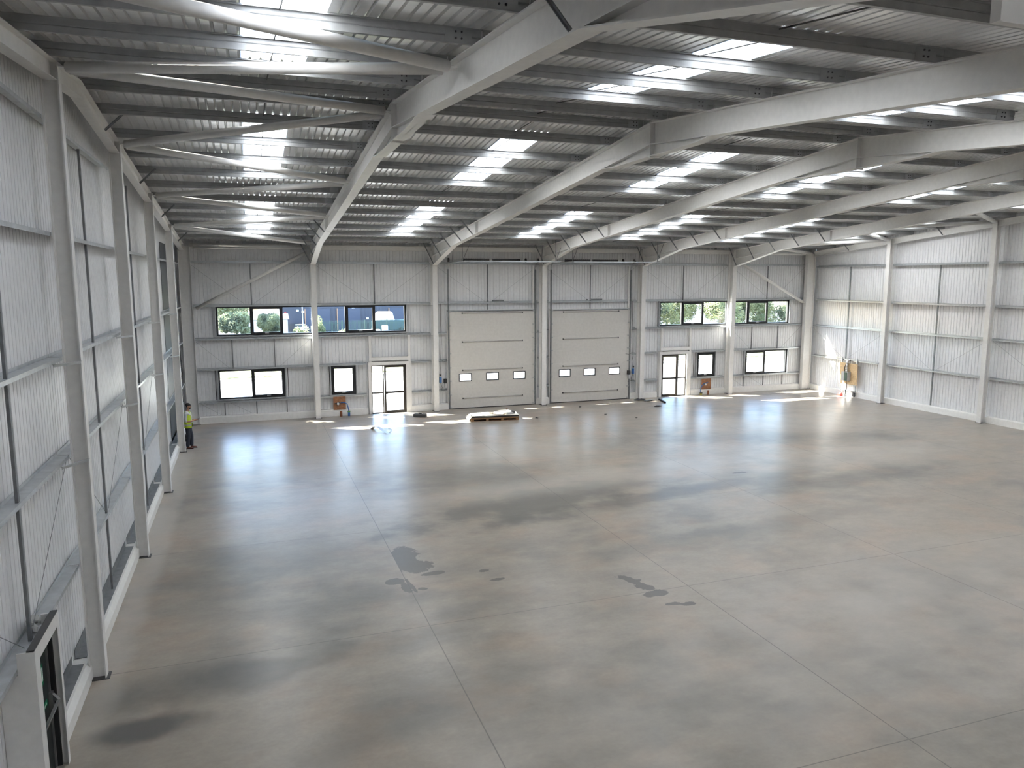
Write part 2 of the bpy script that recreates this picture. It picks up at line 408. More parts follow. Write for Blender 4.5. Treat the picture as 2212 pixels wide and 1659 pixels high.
# corner columns and gable posts
GY = [-6.1, -12.2, -18.3, -24.4, -30.5]
def gcol(x0, x1, y0, y1, zt, label, kind, group, thin=.26):
    root = empty(kind, ((x0+x1)/2, (y0+y1)/2, 0), label, 'column', group)
    ibeam_v(MB(), x0, x1, y0, y1, .012, zt, 'x').obj('shaft', MW, root)
    box('base_plate', MDK, (x0-.02, x1+.05, y0-.03, y1+.03, 0, .014), root)
    return root
gcol(.0, .52, -.2, 0, 8.35, 'wide white column in the far left corner of the hall', 'steel_column', 'corner columns')
gcol(35.36, 35.95, -.3, -.04, 8.35, 'wide white column in the far right corner of the hall', 'steel_column', 'corner columns')
lab = ['white gable post just left of the standing man', 'white left wall post, third nearest the camera', 'white left wall post, second nearest the camera', 'white left wall post nearest the camera, beside the fire door', '']
for i, y in enumerate(GY):
    if i < 4: gcol(.05, .31, y-.1, y+.1, T(y)-.05, lab[i], 'gable_post', 'posts of the left gable wall')
labr = ['white right wall post nearer the far corner, past the plywood board', 'white right wall post nearest the camera, near the right edge']
for i, y in enumerate(GY[:3]):
    if seen([(35.7, y, z) for z in (0, 4, 9)]):
        gcol(35.68, 35.95, y-.12, y+.12, T(y)-.05, labr[i] if i < 2 else 'third white right wall post at the picture edge', 'gable_post', 'posts of the right gable wall')
# gable rafters
for nm, x0, x1, lb in (('gable_rafter', .08, .28, 'white gable rafter sloping along the top of the left wall'), ('gable_rafter', 35.72, 35.92, 'white gable rafter sloping along the top of the right wall')):
    ys = [-.22 if x0 < 1 else -.32, -6.1, -12.2, -18.3, YR, -24.4, -30.5, -35.7]
    root = empty(nm, ((x0+x1)/2, YR, T(YR)), lb, 'rafter')
    mb = MB(); top = [(y, T(y)-.02) for y in ys]; d = .3
    plate_yz(mb, top+[(y, z-d) for y, z in top[::-1]], (x0+x1)/2-.006, (x0+x1)/2+.006)
    flange_yz(mb, [(y, z-.015) for y, z in top], x0, x1, .015); flange_yz(mb, [(y, z-d) for y, z in top], x0, x1, .015)
    mb.obj('beam', MW, root)
    for yy in (-3.2, -9.4, -14.9, -20.2):
        sg = 1 if x0 < 1 else -1
        p = ((x1+.0 if sg > 0 else x0), yy, T(yy)-.30); q = ((x1+.42) if sg > 0 else (x0-.42), yy+.03, T(yy)+.12)
        if seen([p, q]):
            m_ = MB(); fly(m_, p, q); m_.obj('fly_brace', MGD, root)

# ------------------------------------------------------------------ purlins
FARP = [-21.85]+[-20.35+1.85*i for i in range(12)]
FARP = [y for y in FARP if y < -1]
NEARP = [-22.95-1.8*i for i in range(7)]
def purlin(bi, y, far, idx):
    x0, x1 = bi*S+(0 if bi else .0), (bi+1)*S
    z0 = T(y); sg = 1 if far else -1
    if not seen(lerp((x0+.3, y, z0+.1), (x1-.3, y, z0+.1), 13), .0): return
    nm = f"galvanised purlin over the {BAYS[bi]}, {ORD[idx]} down from the ridge, {'far' if far else 'near'} slope"
    root = empty('purlin', ((x0+x1)/2, y, z0), nm, 'purlin', f"purlins over the {BAYS[bi]}")
    mb = MB(); h = HP-.004; t = .006
    sl = -SL if far else SL      # dz/dy
    def q(dy, dz): return (y+dy-sl*dz, z0+dz+sl*dy)
    pts = [q(.06, 0), q(.06, .018), q(.06-t, .018), q(.06-t, t), q(0, t), q(0, h*.45), q(.012, h*.5), q(0, h*.55), q(0, h), q(-.06, h), q(-.06, h-.018), q(-.06+t, h-.018), q(-.06+t, h-t), q(-t, h-t), q(-t, h*.57), q(.012-t, h*.5), q(-t, h*.43), q(-t, 0)]
    mb.prism(pts, x0+.004, x1-.004, 'x'); mb.obj('channel', MG, root)
    # sleeve lapping the web beside the rafter at the right hand end
    for xs, xe in ((x1-(.40 if far else .5), x1-.14),):
        if bi == 5 and xs > x1-1: continue
        if bi == 0 and xs < 1: continue
        m2 = MB(); m2.prism([q(-t-.005, .012), q(-t-.001, .012), q(-t-.001, h-.012), q(-t-.005, h-.012)], xs, xe, 'x')
        s_ = m2.obj('sleeve', MR if far else MG, root)
        if y < -16:
            for dx in (-.16, -.08):
                for dz in (.06, .14):
                    c = q(-t-.006, dz); MB().tube([(xs+.3+dx, c[0], c[1]), (xs+.3+dx, c[0]-.014, c[1])], .013, 6).obj('bolt', MDK, s_)
for bi in range(6):
    for i, y in enumerate(FARP): purlin(bi, y, True, i)
    for i, y in enumerate(NEARP): purlin(bi, y, False, i)
# anti-sag rods between the purlins at mid bay
allp = [(y, 1) for y in FARP[::-1]]+[(y, 0) for y in NEARP]
for bi in range(6):
    xm = bi*S+(3.45 if bi == 0 else 3.3)
    mb = MB(); any_ = False
    for (ya, fa), (yb, fb) in zip(allp, allp[1:]):
        p = (xm, ya, T(ya)+.17); q = (xm, yb, T(yb)+.07)
        if seen([p, q]): mb.tube([p, q], .011, 6); any_ = True
    if any_:
        tag(mb.obj('sag_rod_line', MDK), f"thin dark sag rods running ridge to eaves over the {BAYS[bi]}", 'rod', 'roof sag rods')

# eaves beam along the far wall
for bi in range(6):
    x0, x1 = bi*S+(.13 if bi else .52), (bi+1)*S-(.13 if bi < 5 else .64)
    mb = MB(); mb.box(x0, x1, -.02, -.005, 8.26, 8.52); mb.box(x0, x1, -.005, .08, 8.26, 8.275); mb.box(x0, x1, -.02, .08, 8.50, 8.52)
    tag(mb.obj('eaves_beam', MW), f"white eaves beam under the roof edge of the {BAYS[bi]}", 'beam', 'eaves beams on the far wall')
    mb = MB(); mb.prism([(.02, 8.53), (.12, 8.53), (.12, 8.72), (.1, 8.72), (.1, 8.55), (.02, 8.55)], x0, x1, 'x')

# tubular bracing
def brace(p, q, label, rad=.085, group='white tubular roof braces', m=MW):
    if not seen(lerp(p, q)): return
    p, q = Vector(p), Vector(q); d = (q-p).normalized()
    root = empty('brace_tube', (p+q)/2, label, 'brace', group)
    MB().tube([p+d*.16, q-d*.16], rad, 20).obj('tube', m, root, smooth=False)
    sm = root.children[0]; sm.data.polygons.foreach_set('use_smooth', [len(f.vertices) == 4 for f in sm.data.polygons])
    for e, s_ in ((p, 1), (q, -1)):
        m_ = MB(); m_.bar(e, e+d*.22*s_, .14, .012); m_.obj('end_plate', m, root)
def z(y): return T(y)-.12
LB = [(-24.4, -27.25, 'from the nearest left post up right towards the camera'), (-24.4, -22.2, 'from the nearest left post to the first rafter apex'),
      (-18.3, -22.1, 'from the second left post to the first rafter apex'), (-18.3, -15.3, 'from the second left post to the first rafter midspan'),
      (-12.2, -15.1, 'from the third left post to the first rafter midspan'), (-12.2, -9.4, 'from the third left post towards the eaves'),
      (-6.1, -9.2, 'from the fourth left post rising to the rafter'), (-6.1, -1.7, 'from the fourth left post towards the first column'),
      (-30.5, -27.35, 'crossing the brightest rooflight in the top left')]
for g, r_, t in LB: brace((.3, g, z(g)), (5.9, r_, z(r_)), 'white roof brace tube ' + t)
for g, r_, t in (( -6.1, -9.3, 'from the far right wall post back to the last rafter'), (-6.1, -3.0, 'from the far right wall post to the rafter haunch'),
                 (-12.2, -15.3, 'from the nearer right wall post back to the last rafter'), (-12.2, -9.5, 'from the nearer right wall post towards the far eaves'), (-.2, -3.0, 'from the right corner column to the last rafter')):
    brace((35.7, g, z(g)), (30.1, r_, z(r_)), 'white roof brace tube ' + t)
brace((.52, -.12, 5.43), (5.9, -.3, 8.22), 'white diagonal wall brace above the long left window', .08, 'white diagonal wall braces')
brace((35.36, -.15, 5.35), (30.1, -.3, 7.95), 'white diagonal wall brace above the right window', .08, 'white diagonal wall braces')
brace((.5, -.1, 8.35), (5.87, -.1, 8.35), 'white horizontal eaves tube in the left corner bay', .08, 'white eaves tubes')
brace((30.13, -.1, 8.35), (35.4, -.15, 8.35), 'white horizontal eaves tube in the right corner bay', .08, 'white eaves tubes')

# ------------------------------------------------------------------ wall rails
def rail_x(x0, x1, zc, label, group):
    mb = MB(); mb.box(x0, x1, 0, .18, zc-.003, zc+.003); mb.box(x0, x1, -.004, .0, zc-.06, zc+.003); mb.box(x0, x1, .176, .18, zc, zc+.06)
    return tag(mb.obj('wall_rail', MR), label, 'rail', group)
LEV = [7.66, 5.62, 4.05, 2.6, 1.02]
LN = ['topmost', 'second from the top', 'third from the top', 'fourth from the top', 'lowest']
for bi in range(6):
    g = f"rails across the {BAYS[bi]}"
    for li, zc in enumerate(LEV):
        a0, a1 = bi*S+(.14 if bi else .02), (bi+1)*S-(.14 if bi < 5 else .05)
        segs = [(a0, a1, '')]
        if bi in (2, 3):
            rd = WIN['RD1' if bi == 2 else 'RD2']
            if li >= 2 or li == 1: segs = [(a0, rd[0]-.12, 'left of the door'), (rd[1]+.12, a1, 'right of the door')]
            if li == 1: segs.append((rd[0]+.02, rd[1]-.02, 'above the door'))
        if bi in (1, 4) and li >= 3:
            d = WIN['D1' if bi == 1 else 'D2']
            segs = [(a0, d[0]-.12, 'left of the door'), (d[1]+.14, a1, 'right of the door')]
        for s0, s1, t in segs:
            if s1-s0 < .08: continue
            rail_x(s0, s1, zc, f"galvanised rail in the {BAYS[bi]}, {LN[li]}" + (f", {t}" if t else ''), g)
def rail_y(xi, sg, y0, y1, zc, label, group):
    if not seen([(xi, y0+(y1-y0)*k/12, zc) for k in range(13)]): return
    mb = MB()
    def bx(d0, d1, z0, z1): mb.box(min(xi-sg*d0, xi-sg*d1), max(xi-sg*d0, xi-sg*d1), y0, y1, z0, z1)
    bx(0, .18, zc-.003, zc+.003); bx(-.005, 0, zc-.06, zc+.003); bx(.175, .18, zc, zc+.055)
    root = tag(mb.obj('wall_rail', MR), label, 'rail', group)
    return root
GL = [9.42, 7.6, 5.6, 3.97, 2.06]
GN = ['topmost', 'second', 'third', 'fourth', 'lowest']
LBN = ['farthest left wall bay', 'second farthest left wall bay', 'third farthest left wall bay', 'left wall bay between the two nearest posts', 'nearest left wall bay', 'left wall bay at the picture edge']
RBN = ['right wall bay beside the corner', 'right wall bay between the two posts', 'right wall bay at the picture edge']
ys = [0]+GY+[-36.6]
for i in range(6):
    for li, zc in enumerate(GL):
        y1, y0 = ys[i]-(.22 if i == 0 else .02), ys[i+1]+.02
        if zc > min(T(y0), T(y1))-.2: continue
        t = f"galvanised rail, {GN[li] if li else 'top'} of the five in the {LBN[i]}"
        if li == 4 and i == 4: t = 'galvanised rail passing above the fire door, dirty along its top'
        rail_y(.0, 1, y0, y1, zc, t, 'left wall rails')
        # stay struts from rail to post flange
for i in range(3):
    for li, zc in enumerate([9.6, 7.58, 5.56, 4.0, 2.14]):
        y1, y0 = ys[i]-(.3 if i == 0 else .02), ys[i+1]+.02
        if zc > min(T(y0), T(y1))-.2: continue
        rail_y(36.0, -1, y0, y1, zc, f"galvanised rail, {['very top', 'upper', 'second', 'third', 'lowest'][li]} one in the {RBN[i]}", 'right wall rails')
# rail stays (knee struts) on the left posts
SN = ['farthest', 'third nearest', 'second nearest', 'nearest']
for i in (0, 1, 2, 3):
    for zc, zn in ((5.56, 'upper'), (3.93, 'lower')):
        if not seen([(.3, GY[i], zc)]): continue
        mb = MB(); mb.bar((.02, GY[i]-.62, zc-.02), (.31, GY[i]-.12, zc-.02), .045, .006); mb.bar((.02, GY[i]-.62, zc-.04), (.31, GY[i]-.12, zc-.04), .006, .04)
        tag(mb.obj('rail_stay', MR), f"short galvanised {zn} stay bracing the {SN[i]} left wall post", 'bracket', 'left wall rail stays')
# far column stays
for k in range(1, 6):
    for zc, zn in ((7.62, 'top'), (5.55, 'middle'), (4.0, 'low')):
        mb = MB(); mb.bar((x := k*S-.55, -.0, zc-.03), (k*S-.1, -.46, zc-.03), .045, .006)
        tag(mb.obj('rail_stay', MGD), f"short dark {zn} stay on the far column {FRM[k-1]}", 'bracket', 'far column rail stays')

# vertical side-rail struts
def strut_x(x, z0, z1, label, w_=.05):
    mb = MB(); mb.box(x-w_/2, x+w_/2, .03, .035, z0, z1); mb.box(x-w_/2, x-w_/2+.004, .03, .07, z0, z1); mb.box(x+w_/2-.004, x+w_/2, .03, .07, z0, z1)
    tag(mb.obj('rail_strut', MGD), label, 'strut', 'far wall rail struts')
for bi, xs in enumerate([3.12, 9.0, 14.97, 20.94, 26.87, 32.73]):
    strut_x(xs, LEV[1]+.0, LEV[0]-.06, f"vertical strut high on the far wall in the {BAYS[bi]}")
for xs, z0, z1, t in ((2.14, 2.6, 3.98, 'left of two between the left windows'), (4.07, 2.6, 3.98, 'right of two between the left windows'),
                      (1.68, .34, .96, 'leftmost below the left double window'), (3.13, .34, .96, 'middle below the left double window'), (4.55, .34, .96, 'rightmost below the left double window'),
                      (31.74, 2.6, 3.98, 'left of two above the right double window'), (33.64, 2.6, 3.98, 'right of two above the right double window'),
                      (31.27, .34, .96, 'leftmost below the right double window'), (32.71, .34, .96, 'middle below the right double window'), (34.12, .34, .96, 'rightmost below the right double window'),
                      (14.97, 5.16, 5.56, 'just above the left roller door'), (20.94, 5.16, 5.56, 'just above the right roller door')):
    strut_x(xs, z0, z1, f"short vertical galvanised strut, {t}")
def strut_y(xi, sg, y, z0, z1, label, grp):
    if not seen([(xi, y, z0+(z1-z0)*k/6) for k in range(7)]): return
    mb = MB(); mb.box(xi-.03, xi+.01, y-.035, y+.035, z0, z1)
    tag(mb.obj('rail_strut', MGD), label, 'strut', grp)
LV = [.42]+GL[::-1]
for i, yc in enumerate([-3.1, -9.1, -15.15, -21.35, -27.25]):
    for j in range(5):
        z0, z1 = LV[j], LV[j+1]
        if i == 4 and j == 0: continue
        if z1 > T(yc)-.3: continue
        strut_y(-.03, 1, yc, z0+.004, z1-.062, f"vertical strut {ORD[j]} lift up, {LBN[i]}", 'left wall rail struts')
LVR = [.35, 2.14, 4.0, 5.56, 7.58]
for i, yc in enumerate([-3.1, -9.15, -15.2]):
    for j in range(4):
        if i == 0 and j == 0: continue
        strut_y(36.05, -1, yc, LVR[j]+.004, LVR[j+1]-.062, f"vertical strut {ORD[j]} lift up, {RBN[i]}", 'right wall rail struts')
# diagonal tie wires
def wire(p, q, label, grp, r_=.0045):
    if not seen([p, q]): return
    tag(MB().tube([p, q], r_, 5).obj('tie_wire', MGD), label, 'wire', grp)
TW = .02
for bi in range(6):
    x0, x1, xm = bi*S+.2, (bi+1)*S-.2, bi*S+3.0
    if bi == 0: x0 = .55
    if bi == 5: x1 = 35.4
    wire((x0, TW, 7.5), (xm-.2, TW, 5.68), f"thin diagonal tie wire at upper left of the {BAYS[bi]}", 'far wall tie wires')
    wire((x1, TW, 7.55), (xm+.2, TW, 5.68), f"thin diagonal tie wire at upper right of the {BAYS[bi]}", 'far wall tie wires')
for x0, x1, bi in ((.55, 5.83, 0), (30.2, 35.4, 5)):
    wire((x0, TW, 3.93), (x0+1.4, TW, 2.66), f"low tie wire above the lower window, left side of the {BAYS[bi]}", 'far wall tie wires')
    wire((x1, TW, 3.98), (x1-1.5, TW, 2.66), f"low tie wire above the lower window, right side of the {BAYS[bi]}", 'far wall tie wires')
    wire((x0, TW, 1.0), (x0+1.0, TW, .36), f"low tie wire near the kerb, left side of the {BAYS[bi]}", 'far wall tie wires')
    wire((x0+1.3, TW, 1.0), (x0+2.4, TW, .36), f"low tie wire under the window in the {BAYS[bi]}", 'far wall tie wires')
for i, (ya, yb) in enumerate(((0, -6.1), (-6.1, -12.2), (-12.2, -18.3), (-18.3, -24.4), (-24.4, -30.5))):
    ym = (ya+yb)/2
    wire((-.02, ya-.12, 3.9), (-.02, ym+.15, 2.12), f"diagonal tie wire, far half of the {LBN[i]}", 'left wall tie wires')
    wire((-.02, yb+.12, 3.9), (-.02, ym-.15, 2.12), f"diagonal tie wire, near half of the {LBN[i]}", 'left wall tie wires')
for i, (ya, yb) in enumerate(((0, -6.1), (-6.1, -12.2), (-12.2, -18.3))):
    ym = (ya+yb)/2
    wire((36.02, ya-.12, 3.93), (36.02, ym+.15, 2.2), f"diagonal tie wire, far half of the {RBN[i]}", 'right wall tie wires')
    wire((36.02, yb+.12, 3.93), (36.02, ym-.15, 2.2), f"diagonal tie wire, near half of the {RBN[i]}", 'right wall tie wires')

# ------------------------------------------------------------------ kerb walls (skirting upstands)
def kerb_x(nm, x0, x1): struct(MB().prism([(-.06, 0), (WY+.01, 0), (WY+.01, .33), (.03, .33), (-.04, .29)], x0, x1, 'x').obj(nm, MK))
kerb_x('baseboard_far_1', .0, WIN['D1'][0]-.08); kerb_x('baseboard_far_2', WIN['D1'][1]+.1, WIN['RD1'][0]-.14)
kerb_x('baseboard_far_3', WIN['RD1'][1]+.14, WIN['RD2'][0]-.14); kerb_x('baseboard_far_4', WIN['RD2'][1]+.14, WIN['D2'][0]-.15)
kerb_x('baseboard_far_5', WIN['D2'][1]+.15, 36.0)
for nm, y0, y1 in (('baseboard_left_1', -26.84, 0), ('baseboard_left_2', -45, -28.09)):
    struct(MB().prism([(-.21, 0), (.09, 0), (.09, .22), (.03, .33), (-.21, .33)], y0, y1, 'y').obj(nm, MK))
struct(MB().prism([(36.21, 0), (36.0, 0), (36.02, .28), (36.06, .31), (36.21, .31)], -45, 0, 'y').obj('baseboard_right', MK))
for i in range(5):
    y1, y0 = ys[i]-.12, ys[i+1]+.12
    if i == 4: y0, y1 = -26.84, -24.52
    if seen([(0, y0, .4), (0, y1, .4), (0, (y0+y1)/2, .4)]):
        mb = MB(); mb.prism([(-.19, .335), (-.01, .335), (-.01, .34), (-.185, .345), (-.185, .5), (-.19, .5)], y0, y1, 'y')
        tag(mb.obj('base_rail', MGD), f"dark base rail on the kerb, {LBN[i]}", 'rail', 'left wall base rails')

# ------------------------------------------------------------------ windows
def sroot(name, loc):
    o = bpy.data.objects.new(name, None); COL.objects.link(o); o.location = loc; o['kind'] = 'structure'; return o
def ring(mb, x0, x1, z0, z1, t, y0, y1):
    mb.box(x0, x1, y0, y1, z0, z0+t); mb.box(x0, x1, y0, y1, z1-t, z1)
    mb.box(x0, x0+t, y0, y1, z0+t, z1-t); mb.box(x1-t, x1, y0, y1, z0+t, z1-t); return mb
def window(name, key, mulls, casements, m):
    x0, x1, z0, z1 = WIN[key]; root = sroot(name, ((x0+x1)/2, .15, z0))
    mb = MB(); ring(mb, x0, x1, z0, z1, .07, .10, .25)
    for q in mulls: mb.box(q-.04, q+.04, .12, .24, z0+.07, z1-.07)
    mb.obj('window_frame', m, root)
    mb = MB()       # galvanised trimmers and pressed reveals round the opening
    for xx in (x0-.07, x1+.02): mb.box(xx, xx+.05, .02, .2, z0-.02, z1+.04)
    mb.obj('trimmer', MR, root)
    mb = MB(); mb.box(x0-.02, x1+.02, .02, .2, z0-.045, z0-.005); mb.obj('window_sill', MR, root)
    mb = MB(); ring(mb, x0-.17, x1+.17, z0-.05, z1+.05, .005, .19, .2); mb.box(x0-.17, x0+.03, .201, .206, z0-.03, z1+.03); mb.box(x1-.03, x1+.17, .201, .206, z0-.03, z1+.03); mb.obj('flashing', MB_, root)
    ed = [x0+.03]+mulls+[x1-.03]
    for i, (p, q) in enumerate(zip(ed, ed[1:])):
        if i in casements:
            c = ring(MB(), p+.03, q-.03, z0+.06, z1-.06, .085, .085, .17).obj('casement', m, root)
            hd = MB(); xm = (p+q)/2; hd.box(xm-.09, xm+.09, .055, .085, z0+.085, z0+.115); hd.box(xm-.02, xm+.02, .045, .06, z0+.085, z0+.115); hd.obj('handle', MGY, c)
            MB().box(p+.1, q-.1, .125, .131, z0+.13, z1-.13).obj('pane', MGL, c)
        else:
            MB().box(p+.04, q-.04, .165, .171, z0+.07, z1-.07).obj('pane', MGL, root)
    return root
window('window_1', 'UW1', [3.05, 4.49, 6.0, 7.55, 8.98], (1, 4), MB_)
window('window_2', 'LW1', [2.99], (1,), MB_)
window('window_3', 'SW1', [], (0,), MB_)
window('window_4', 'UW2', [26.88, 28.3, 29.95, 31.42, 32.85], (1, 4), MB_)
window('window_5', 'SW2', [], (0,), MB_)
window('window_6', 'LW2', [32.81], (0,), MB_)

# glass entrance doors with white surrounds
def entrance(name, key, xm, leaf_right):
    x0, x1, _, zt = WIN[key]; a0, a1 = x0+.12, x1-.16
    root = sroot(name, ((a0+a1)/2, .1, 0))
    mb = MB(); mb.box(x0-.03, a0, -.07, .2, 0, zt+.16); mb.box(a1, x1+.12, -.07, .2, 0, zt+.16); mb.box(a0, a1, -.07, .2, zt-.0, zt+.16)
    mb.obj('door_surround', MW, root)
    # posts and header of the white door frame above
    mb = MB(); mb.box(x0+.02, x0+.14, -.09, .03, zt+.16, 4.0); mb.box(x1-.04, x1+.08, -.09, .03, zt+.16, 4.0)
    mb.obj('post', MW, root)
    mb = MB(); mb.box(x0+.14, x1-.04, -.09, -.08, zt+.22, zt+.42); mb.box(x0+.14, x1-.04, -.09, .05, zt+.22, zt+.23); mb.box(x0+.14, x1-.04, -.09, .05, zt+.41, zt+.42)
    mb.obj('header_beam', MW, root)
    fr = MB(); ring(fr, a0, a1, 0, zt, .05, .02, .12)
    fr.box(xm-.03, xm+.03, .02, .12, .05, zt-.05); fr.obj('door_frame', MBR, root)
    for lo, hi, leaf in ((a0, xm, not leaf_right), (xm, a1, leaf_right)):
        lo += .03; hi -= .03
        if leaf:
            lf = MB(); ring(lf, lo+.02, hi-.02, .04, zt-.05, .09, .0, .07); lf.box(lo+.1, hi-.1, .0, .07, 1.02, 1.12)
            lf = lf.obj('door_leaf', MBR, root)
            MB().box(lo+.1, hi-.1, .03, .036, .12, zt-.13).obj('pane', MGL, lf)
            hx = lo+.06 if leaf_right else hi-.06
            h = MB(); h.box(hx-.02, hx+.02, -.02, 0, .88, 1.16); h.box(hx-.01, hx+.12*(1 if leaf_right else -1)+.01, -.05, -.03, 1.0, 1.03) if leaf_right else h.box(hx-.13, hx+.01, -.05, -.03, 1.0, 1.03)
            h.obj('door_handle', MB_, lf)
        else:
            MB().box(lo, hi, .03, .09, 1.03, 1.1).obj('transom', MBR, root)
            MB().box(lo, hi, .06, .066, .05, zt-.05).obj('pane', MGL, root)
    return root
entrance('door_1', 'D1', 9.33, True)
entrance('door_2', 'D2', 26.64, False)

# ------------------------------------------------------------------ sectional roller doors
MSB = mat('grey_strut', (.40, .385, .36), .5)
def roller(name, key, wins, n):
    x0, x1, _, zt = WIN[key]; x0 -= .02; x1 += .02
    root = sroot(name, ((x0+x1)/2, 0, 0))
    hs = zt/7
    zr = [0.03+i*hs for i in range(8)]
    for i in range(7):
        mb = MB(); za, zb = zr[i]+.001, zr[i+1]-.001
        yf = -.02
        holes_ = wins if i == 2 else []
        zc0, zc1 = 1.49, 1.85
        if holes_:
            xs = [x0]+[v for w_ in holes_ for v in w_]+[x1]
            for j in range(0, len(xs), 2): mb.box(xs[j], xs[j+1], yf, yf+.045, za, zb)
            for w0, w1 in holes_:
                mb.box(w0, w1, yf, yf+.045, za, zc0)
                if zb > zc1: mb.box(w0, w1, yf, yf+.045, zc1, zb)
        else: mb.box(x0, x1, yf, yf+.045, za, zb)
        for q in (.25, .5, .75):    # shallow stucco ribs across the section
            zz = za+(zb-za)*q
            if not (holes_ and zc0-.03 < zz < zc1+.03): mb.box(x0+.02, x1-.02, yf-.003, yf, zz-.004, zz+.004)
        sec = mb.obj('door_section', MD, root)
        if holes_:
            for w0, w1 in holes_:
                f_ = ring(MB(), w0-.035, w1+.035, zc0-.035, zc1+.035, .05, yf-.018, yf+.05).obj('viewing_window', MB_, sec)
                MB().box(w0, w1, yf+.02, yf+.026, zc0, zc1).obj('pane', MGL, f_)
    for zc in (5.07, 3.56, 2.06, .56):
        zc = min(zc, zt-.05)
        mb = MB(); mb.prism([(yf-.05, zc-.012), (yf-.05, zc+.012), (yf, zc+.03), (yf, zc-.03)], x0+.68, x1-.68, 'x')
        st = mb.obj('strut_bar', MSB, root)
        m2 = MB()
        for xx in (x0+.66, x1-.70): m2.box(xx, xx+.05, yf-.06, yf-.0, zc-.035, zc+.035)
        m2.obj('end_cap', MDK, st)
    mb = MB(); mb.box(x0-.1, x0-.005, .03, .205, 0, zt+.12); mb.box(x1+.005, x1+.1, .03, .205, 0, zt+.12); mb.box(x0-.005, x1+.005, .03, .205, zt+.02, zt+.12); mb.obj('closure', MW, root)
    box('bottom_seal', MBK, (x0, x1, -.03, .03, 0, .04), root)
    # guide tracks, high-lift, curving over to the horizontal tracks
    for xx, sg in ((x0-.06, -1), (x1+.06, 1)):
        mb = MB(); mb.box(xx-.035, xx+.035, -.09, -.085, 0, 7.35); mb.box(xx-.035, xx-.03, -.09, -.03, 0, 7.35); mb.box(xx+.03, xx+.035, -.09, -.03, 0, 7.35)
        mb.obj('guide_track', MGD, root)
        mb = MB(); cv = [(-.06-(.35-.35*math.cos(t)), 7.35+.35*math.sin(t)) for t in [math.pi/2*k/8 for k in range(9)]]
        cv.append((-3.0, 7.70))
        for (ya, za), (yb, zb) in zip(cv, cv[1:]): mb.bar((xx, ya, za), (xx, yb, zb), .06, .03)
        mb.obj('horizontal_track', MR, root)
        box('jamb_angle', MW if sg < 0 else MW, (xx+sg*.06-.02, xx+sg*.06+.05 if sg > 0 else xx+sg*.06+.02, -.04, .06, 0, zt+.05), root)
        mb = MB()
        for i in range(8):
            zz = zr[i]+(.06 if i == 0 else 0); c = xx-sg*.05
            mb.box(min(c-sg*.09, c+sg*.02), max(c-sg*.09, c+sg*.02), -.055, -.02, zz-.035, zz+.035); mb.tube([(c-.015, -.06, zz), (c+.015, -.06, zz)], .03, 10)
        mb.obj('roller_hinge', MGY, root)
        mb = MB()
        for dy0, dx, dy1 in ((-.9, -.1, -.9), (-2.9, .0, -2.9), (-2.9, -.55, -2.6)):
            mb.bar((xx, dy0, 7.72), (xx-dx, dy1, T(dy1)+.05), .03, .004)
        mb.obj('hanger', MGD, root)
    # torsion shaft with springs
    mb = MB(); mb.tube([(x0-.2, -.35, 7.82), (x1+.2, -.35, 7.82)], .017, 8); mb.obj('torsion_shaft', MR, root)
    for s0, s1 in ((.62, 2.08), (2.27, 3.78)):
        mb = MB(); L_ = s1-s0; pts = [(x0+s0+L_*k/24, -.35, 7.82) for k in range(25)]
        mb.tube(pts, [.07 if k % 2 else .082 for k in range(25)], 12); mb.obj('torsion_spring', MDK, root)
    mb = MB()
    for xx in (x0-.1, x0+4.12, x1+.1): mb.tube([(xx-.03, -.35, 7.82), (xx+.03, -.35, 7.82)], .11, 16)
    mb.obj('cable_drum', MDK, root)
    mb = MB(); mb.bar((x0-.1, -.2, 7.72), (x1+.1, -.2, 7.72), .05, .06); mb.bar((x0-.02, -3.0, 7.70), (x1+.25, -3.0, 7.70), .05, .055)
    mb.obj('back_bar', MR, root)
    mb = MB(); mb.box(x0-.1, x1+.1, -.03, .05, zt+.03, zt+.1); mb.obj('lintel_angle', MR, root)
    mb = MB(); mb.box(x0-.1, x1+.1, -.045, -.03, zt+.02, zt+.045); mb.obj('top_seal', MBK, root)
    box('support_angle', MW, (x1-.09, x1-.02, -.02, .05, zt+.12, 7.55), root)
    mb = MB(); xm = (x0+x1)/2; mb.box(xm-.32, xm-.24, -.1, -.02, LEV[1]+.04, LEV[1]+.12); mb.box(xm-.02, xm+.62, -.12, -.02, LEV[1]+.05, LEV[1]+.13); mb.obj('spring_bumper', MGD, root)
roller('door_3', 'RD1', [(13.36, 14.0), (14.87, 15.52), (16.4, 17.05)], 1)
roller('door_4', 'RD2', [(19.09, 19.73), (20.6, 21.25), (22.16, 22.8)], 2)

